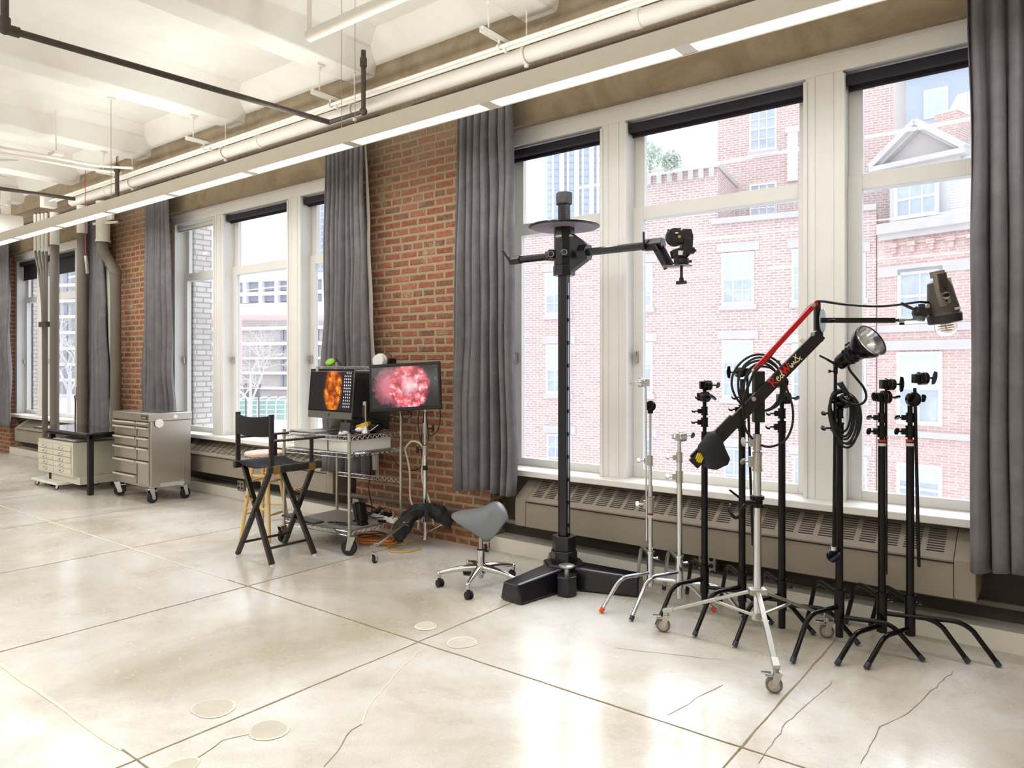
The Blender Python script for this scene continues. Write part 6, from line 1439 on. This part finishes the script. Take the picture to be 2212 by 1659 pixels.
MB().obox(bq(1733,736,.0485),ad*.012,an*.010,FW*.0005).build('small_sticker',M_tape,t)
# lettering strokes on the beam
def strokes(name,S_,ox,w,m,par):
    mb=MB()
    for st_ in S_:
        P=[orig+ad*(ox+x)*1.27+an*(y*1.18-.002) for x,y in st_]
        Q=[]
        for i in range(len(P)-1):
            d=(P[i+1]-P[i]); n_=d.cross(FW).normalized(); ww=w*(1.1-.5*(i/(len(P))))
            mb.prism([(0,-ww),(d.length,-ww*.9),(d.length,ww*.9),(0,ww)],P[i]-d.normalized()*.001,d.normalized(),n_,-FW,.0015)
    mb.build(name,m,par)
orig=bq(1666,829,.0485)-an*.020
M_letr=mat('letter_red','#d5261f',.45,var=0); M_letc=mat('letter_cream','#ece2b4',.45,var=0)
strokes('letter',[[(.0,.0),(.004,.034)],[(-.004,.033),(.012,.038),(.020,.031),(.014,.020),(.002,.018)],[(.006,.019),(.024,.0)]],0,.0028,M_letr,t)
strokes('letter',[[(0,.012),(.012,.016),(.009,.022),(.001,.018),(.0,.006),(.008,.001),(.016,.008)]],.028,.0022,M_letc,t)
strokes('letter',[[(.014,.014),(.004,.016),(.0,.007),(.006,.001),(.014,.008),(.020,.036)],[(.0145,.010),(.019,.001)]],.044,.0024,M_letc,t)
strokes('letter',[[(-.006,.040),(.004,.002),(.014,.034),(.020,.002),(.034,.040)]],.070,.0034,M_letr,t)
strokes('letter',[[(0,.018),(.003,.002),(.008,.012)],[(.002,.027),(.004,.029)]],.104,.0022,M_letc,t)
strokes('letter',[[(0,.002),(.003,.018),(.010,.006),(.014,.019),(.018,.003)]],.113,.0022,M_letc,t)
strokes('letter',[[(.0,.006),(.012,.022),(.022,.030),(.026,.036)],[(.012,.034),(.020,.012),(.030,-.004)],[(.002,.006),(.016,.002),(.032,.012)]],.130,.0022,M_letc,t)
# horizontal link to the strobe
MB().obox((bq(1772,692,.02)+bq(1932,692,.02))/2,RT*(160/2/FP*dB),FW*.011,UP*.013).build('front_link',M_bm,t,bevel=.002)
MB().cyl(bq(1930,692,.02),bq(1945,691.5,.02),.008).build('link_pin',M_bm,t); MB().cyl(bq(1940,691.5,.02),bq(1954,691,.02),.0105).build('spigot_collar',M_alu,t); MB().cyl(bq(1952,691,.02),bq(1985,690,.02),.006).build('spigot',M_alu,t)
MB().sph(bq(1796,693,.045),.014,(1.7,.6,.75),12,8,Matrix((RT,FW,UP)).transposed()).build('link_knob',M_bk,t); MB().obox(bq(1948,699,.02),RT*.012,FW*.006,UP*.007).build('lock_lever',M_bk,t,bevel=.002)
MB().cyl(bq(1680,785,.0),bq(1682,779,.0),.009).build('top_peg',mat('peg_brown','#4a3a38',.5,var=.05),t)
# counterweight bag
cw=thing('counterweight_bag','black counterweight bag with a yellow striped tag on the low end of the boom','sandbag',bq(1535,985,.05))
pts=[(1543,930),(1556,940),(1564,962),(1577,992),(1572,1003),(1548,1015),(1527,1013),(1520,1006),(1516,990),(1506,972),(1508,962),(1530,932)]
ctr=bq(1540,978,.05); M3=[bq(x,y,.05)-ctr for x,y in pts]
mb=MB()
def bagf(u,v):
    a=2*PI*u; n_=len(M3); k=u*n_; i=int(k)%n_; f=k-int(k); rim=M3[i].lerp(M3[(i+1)%n_],f)
    s=math.sin(PI*v)**.55; o=math.cos(PI*v)*.045
    p=ctr+rim*s-FW*o*(1 if o>0 else 1); return p+Vector(noise.noise_vector(p*22))*.004*s
mb.grid(bagf,48,16); mb.build('bag_body',M_bag,cw,ang=180)
tg=bq(1509,991,.062); MB().obox(tg,ad*.026,an*.024,FW*.006).build('end_tag',M_bm,cw,bevel=.002)
yb=MB()
for k in range(4):
    c=bq(1511+(0),989,.0705)+(RT*.0)+ (RT*.75-UP*.6).normalized()*(k-1.5)*.0105
    yb.obox(c,(UP*.8+RT*.35).normalized()*(.026-.006*abs(k-1.5)),(RT*.8-UP*.35).normalized()*.0035,FW*.0006)
yb.build('yellow_stripes',mat('hazard_yellow','#e8cf2e',.5,var=0),cw)
MB().tube([bq(1556,935,.055),bq(1548,955,.075),bq(1562,985,.078)],.002,5,4).build('tie_seam',M_bag,cw)
# ---------------------------------------------------------------- strobe head on the boom
M_str=mat('strobe_housing','#4b443f',.5,metal=.1,var=.05); M_strd=mat('strobe_dark','#2c2826',.5,var=.06); M_ribs=mat('strobe_rib_panel','#7a7064',.5,metal=.1,var=.05)
sh=thing('studio_strobe','grey-brown studio strobe head with a clear dome bulb hanging from the boom tip','strobe light',bq(2038,720,.02))
sa=(D(2027,600,dB)-D(2041,690,dB)).normalized(); base=bq(2040,684,.02); sd=sa.cross(FW).normalized(); sd=sd if sd.dot(RT)>0 else -sd
k_=dB/FP
MB().lathe([(30*k_,-14*k_),(33*k_,-12*k_),(34*k_,4*k_),(30*k_,10*k_)],base,sa,28).build('front_ring',M_strd,sh)
MB().lathe([(31*k_,8*k_),(31*k_,20*k_),(28*k_,38*k_),(25*k_,60*k_),(23*k_,74*k_),(14*k_,80*k_)],base,sa,14).build('housing',M_str,sh,bevel=.002)
MB().obox(base+sa*58*k_-FW*21*k_-sd*9*k_,sa*36*k_,sd*11*k_,FW*8*k_).build('control_panel',M_ribs,sh,bevel=.003)
rb=MB()
for i in range(9): rb.obox(base+sa*72*k_-FW*30*k_+sd*(-18+2.2*i)*k_,sa*20*k_,sd*.5*k_,FW*1.0*k_)
rb.build('panel_ribs',M_str,sh)
MB().obox(base+sa*92*k_-FW*12*k_-sd*8*k_,sa*7*k_,sd*10*k_,FW*12*k_).build('handle_block',M_ribs,sh,bevel=.003)
kn=MB().lathe([(7.5*k_,0),(7.5*k_,1.2*k_)],base+sa*44*k_-FW*30*k_-sd*8*k_,-FW,22).build('dial_ring',M_chrome,sh); MB().lathe([(4.5*k_,0),(4*k_,6*k_)],base+sa*45*k_-FW*31*k_-sd*8*k_,-FW,16).build('dial_knob',M_bk,kn)
MB().lathe([(2*k_,0),(2*k_,1*k_)],base+sa*33*k_-FW*30*k_-sd*8*k_,-FW,12).lathe([(2*k_,0),(2*k_,1*k_)],base+sa*60*k_-FW*31*k_-sd*8*k_,-FW,12).build('socket_hole',M_bk,sh)
MB().obox(base+sa*70*k_-FW*18*k_+sd*12*k_,sa*11*k_,sd*3*k_,FW*1.5*k_).build('spec_sticker',mat('aged_label','#b9ad95',.6,var=.06),sh); MB().obox(base+sa*14*k_-FW*27*k_+sd*14*k_,sa*2.5*k_,sd*8*k_+FW*3*k_,FW*1.2*k_).build('warning_label',M_tape,sh)
dome=MB()
R0=22*k_; prof=[(R0*.82,-8*k_),(R0*.95,-14*k_),(R0,-20*k_),(R0*.97,-27*k_),(R0*.85,-33*k_),(R0*.6,-38*k_),(R0*.3,-40.5*k_),(.0001,-41*k_)]
def gl(): 
    m=MC.get('bulb_glass')
    if m: return m
    m=mat('bulb_glass','#f3ead8',.02,var=0,trans=1.,ior=1.25); return m
dome.lathe(prof,base,sa,32,False).build('glass_dome',gl(),sh)
MB().lathe([(R0*.8,-6*k_),(R0*.8,-9*k_)],base,sa,24).build('reflector_plate',M_chrome,sh)
mb=MB()
for z,r in ((-16,9),(-20,12),(-24,12),(-28,8)): mb.tube([base+sa*z*k_+(sd*math.cos(a)+FW*math.sin(a))*r*k_ for a in [i*2*PI/14 for i in range(14)]],.0016,6,closed=True)
mb.cyl(base-sa*6*k_,base-sa*28*k_,.002); mb.build('flash_tube',M_alu,sh)
yo=bq(1987,676,.02); 
MB().obox(bq(2000,668,.025),RT*.035,FW*.012,UP*.028).build('mount_bracket',M_strd,sh,bevel=.004); MB().lathe([(.010,0),(.014,.003),(.010,.008)],bq(2003,661,.04),-FW,16).build('bracket_bolt',M_alu,sh)
MB().lathe([(.030,-.022),(.034,-.016),(.034,.016),(.030,.022)],yo,-FW,24).build('tilt_joint',M_strd,sh); MB().cyl(bq(1984,692,.02),bq(1986,684,.02),.028,.030,18).build('joint_base',mat('joint_teal_grey','#566066',.45,var=.05),sh)
MB().bar(bq(1982,672,.055),bq(1946,655,.055),.014,.014,FW).cyl(bq(1981,672,.03),bq(1981,672,.065),.012).cyl(bq(1978,667,.055),bq(1980,664,.07),.008).build('tilt_lever',M_strd,sh,bevel=.003)
# cable from the strobe back over the boom
cable([bq(2006,654,.02),bq(1985,652,.02),bq(1950,657,.02),bq(1910,661,.02),bq(1870,661,.02),bq(1820,657,.02),bq(1775,651,.02),bq(1758,655,.02),bq(1738,675,.01),bq(1715,705,.01),bq(1690,735,.01),bq(1660,775,.01),bq(1632,800,.06),bq(1618,830,.07),bq(1607,860,.07),bq(1605,900,.06),bq(1612,930,.04),bq(1626,948,.03)],.0068,'thick black strobe cable running along the boom from the strobe head down to the stand',sm=6,n=8)
cl=thing('cable_coil','black cable coiled in wide loops behind the top of the boom stand','cable coil',bq(1645,835,-.04))
rnd=random.Random(3)
for k in range(5):
    rx=52+4*k-8*(k%2); ry=44+3*k; cx2=1648-2*k; cy2=842-3*k; P=[]
    for i in range(16): a=i*2*PI/16; P.append(bq(cx2+rx*.85*math.cos(a)*(1+.04*math.sin(3*a+k)),cy2+ry*1.15*math.sin(a)*(1-.10*max(0,math.sin(a))),-.035-.012*k))
    MB().tube(P,.0062,8,3,True).build('cable_loop',M_rub,cl)
MB().tube([bq(1688,790,-.03),bq(1700,840,-.02),bq(1712,880,-.02),bq(1711,920,-.01),bq(1695,952,.0),bq(1665,965,.01),bq(1645,962,.015)],.0062,8,5).build('cable_tail',M_rub,cl)
# scissor clamp on the boom stand
zc=dz(1083,bp); q=bp+V(0,0,zc)
g=thing('grip_clamp','black lever clamp with padded hooks fixed halfway up the chrome boom stand','clamp',q)
MB().cyl(q+V(0,0,-.030),q+V(0,0,-.012),.034,n=18).cyl(q+V(0,0,.012),q+V(0,0,.030),.036,n=18).cyl(q-V(0,0,.03),q+V(0,0,.03),.027,n=14).build('jaw',M_bk,g,bevel=.002)
MB().cyl(q-RT*.02-FW*.03,q-RT*.075-FW*.035,.014).build('body',M_bk,g)
MB().bar(q-RT*.065-FW*.04-V(0,0,.005),q-RT*.155-FW*.03+V(0,0,.065),.016,.012).build('lever',M_bk,g,bevel=.003)
MB().tube([q-RT*.04,q-RT*.075+V(0,0,-.03),q-RT*.09+V(0,0,-.07),q-RT*.115+V(0,0,-.085),q-RT*.14+V(0,0,-.06),q-RT*.145+V(0,0,-.03)],.010,8,4).build('hook',M_bk,g); MB().obox(q-RT*.143+V(0,0,-.035),RT*.004,FW*.014,UP*.022).build('hook_pad',M_knobg,g,bevel=.002)
# ---------------------------------------------------------------- reflector lamp
dL=p6.dot(FW)-.055
rod=thing('extension_rod','upright black grip arm with a blue-black knob at its lower end, under the reflector lamp','grip arm',D(1803,1190,dL))
MB().cyl(D(1805,790,dL),D(1801,1186,dL),.0085,n=12).build('rod',M_bk,rod)
kk=D(1800,1201,dL); MB().lathe([(.030,-.010),(.034,-.006),(.034,.006),(.030,.010)],kk,-FW,22).build('grip_head',M_bk,rod); MB().cyl(kk+UP*.03,kk+UP*.05,.016).build('neck',M_chrome,rod); tee(kk-FW*.010,-FW,.008,rod,M_bk,mat('blue_black','#1a2236',.3,var=.05),.034,2.2)
rl=thing('reflector_lamp','black flash head with a round silver reflector aimed up to the right','strobe light',D(1805,795,dL))
la=(D(1874,733,dL)-D(1812,785,dL)).normalized()*.83-FW*.30+FW*0; la=(RT*.40+UP*.53-FW*.74).normalized(); kl=dL/FP*1.0
o0=D(1828,774,dL)
def lp(px,py,o=0): return D(px,py,dL-o)
rear=lp(1816,783,-.01); 
MB().lathe([(9*kl,-8*kl),(15*kl,-4*kl),(17*kl,4*kl),(18*kl,22*kl),(20*kl,24*kl),(20*kl,28*kl),(19*kl,30*kl),(21*kl,33*kl),(21*kl,37*kl),(20*kl,39*kl),(22*kl,42*kl),(22*kl,48*kl)],rear,la,24).build('flash_body',M_bk,rl)
MB().lathe([(22*kl,48*kl),(24*kl,54*kl),(32*kl,66*kl),(35*kl,78*kl),(36*kl,86*kl)],rear,la,36,False).build('reflector_shell',M_bk,rl,solid=.001)
M_refl=mat('silver_reflector','#cfd0d2',.18,metal=1.,var=.10,scale=40.)
MB().lathe([(.1*kl,50*kl),(14*kl,50.5*kl),(22*kl,56*kl),(31*kl,67*kl),(34*kl,78*kl),(35.2*kl,86*kl)],rear,la,36,False).build('reflector_bowl',M_refl,rl)
MB().lathe([(35*kl,84*kl),(37.5*kl,85*kl),(37.5*kl,88*kl),(35*kl,88*kl)],rear,la,36,False).build('reflector_rim',M_chrome,rl)
MB().lathe([(11*kl,52*kl),(11*kl,62*kl),(8*kl,66*kl),(.1,67*kl)][:3],rear,la,20).build('frosted_bulb',mat('frosted_white','#cfccc6',.4,var=.03),rl)
MB().bar(lp(1806,788,.04),lp(1786,776,.045),.012,.012,FW).bar(lp(1786,776,.045),lp(1770,768,.045),.010,.010,FW).build('tilt_handle',M_bk,rl,bevel=.003)
MB().obox(lp(1810,786,.03),RT*.022,FW*.012,UP*.016).cyl(lp(1805,792,.0),lp(1805,808,.0),.011).build('tilt_yoke',M_bk,rl,bevel=.003); MB().cyl(lp(1805,802,0),lp(1793,802,0),.004).lathe([(.008,0),(.009,.008)],lp(1790,802,0),RT,12).build('lock_screw',M_bk,rl)
MB().obox(rear+la*30*kl+UP*.055-RT*.02,la*.012,FW*.01,UP*.008).build('slide_latch',M_bk,rl,bevel=.002)
cable([lp(1829,784,.0),lp(1836,800,0),lp(1852,820,.0),lp(1866,838,0),lp(1871,855,0),lp(1867,868,.01),lp(1855,874,.02),lp(1838,873,.03),lp(1822,866,.04),lp(1815,858,.04),lp(1826,852,.04),lp(1840,858,.03),lp(1842,866,.02)],.0068,'black lamp cable hanging in an S from the reflector lamp to the coil below',sm=6,n=8)
cl=thing('cable_coil','black cable coil hung on the stand below the reflector lamp','cable coil',lp(1825,900,0))
for k in range(6):
    P=[]
    for i in range(14):
        a=i*2*PI/14; P.append(lp(1818+[0,5,-2,8,2,10][k]*.8+[24,29,21,31,26,34][k]*math.cos(a)*(1-.15*math.sin(a))+5*math.sin(a),893+[0,8,-6,14,4,10][k]+[50,57,45,60,52,56][k]*math.sin(a),-.02-.03*math.cos(a)-.013*k+.03*(k%2)))
    MB().tube(P,.0062,8,3,True).build('cable_loop',M_rub,cl)
MB().cyl(lp(1815,828,.03),lp(1832,853,.03),.0145,.012).cyl(lp(1814,826,.03),lp(1816,830,.03),.016).build('cable_plug',M_dmetal,cl)
# ---------------------------------------------------------------- camera, light, world
cam=bpy.data.cameras.new('camera'); co=bpy.data.objects.new('camera',cam); COL.objects.link(co)
co.location=(0,0,CH); R3=Matrix((RT,UP,-FW)).transposed(); co.rotation_euler=R3.to_euler()
cam.sensor_width=36; cam.lens=FP/2212*36; cam.sensor_fit='HORIZONTAL'
cam.shift_x=0; cam.shift_y=-(829.5-HY)/2212
cam.clip_end=500; cam.clip_start=.05
S.camera=co
sl=bpy.data.lights.new('sky_sun','SUN'); sl.energy=SUN_E; sl.angle=math.radians(55); sl.color=(.97,.98,1.)
so=bpy.data.objects.new('sky_sun',sl); COL.objects.link(so); so.location=(0,20,20); so.rotation_euler=Vector((.12,-.80,-.62)).to_track_quat('-Z','Y').to_euler()
w=bpy.data.worlds.new('world'); S.world=w; w.use_nodes=True
nt=w.node_tree; bg=nt.nodes['Background']
tcw=nt.nodes.new('ShaderNodeTexCoord'); sx=nt.nodes.new('ShaderNodeSeparateXYZ'); nt.links.new(tcw.outputs['Generated'],sx.inputs[0])
rp=nt.nodes.new('ShaderNodeValToRGB'); nt.links.new(sx.outputs[2],rp.inputs[0])
rp.color_ramp.elements[0].color=(.80,.86,.97,1); rp.color_ramp.elements[1].color=(.90,.95,1,1); rp.color_ramp.elements[0].position=.0; rp.color_ramp.elements[1].position=.5
nt.links.new(rp.outputs[0],bg.inputs[0]); bg.inputs[1].default_value=WORLD_K
S.view_settings.view_transform='Standard'; S.view_settings.look='None'; S.view_settings.exposure=EXPO; S.view_settings.gamma=1.0
S.cycles.max_bounces=9; S.cycles.diffuse_bounces=5; S.cycles.glossy_bounces=4; S.cycles.transparent_max_bounces=10
S.cycles.sample_clamp_indirect=6.; S.cycles.use_denoising=True
S.cycles.caustics_reflective=False; S.cycles.caustics_refractive=False
try: S.cycles.denoiser='OPENIMAGEDENOISE'
except Exception: pass
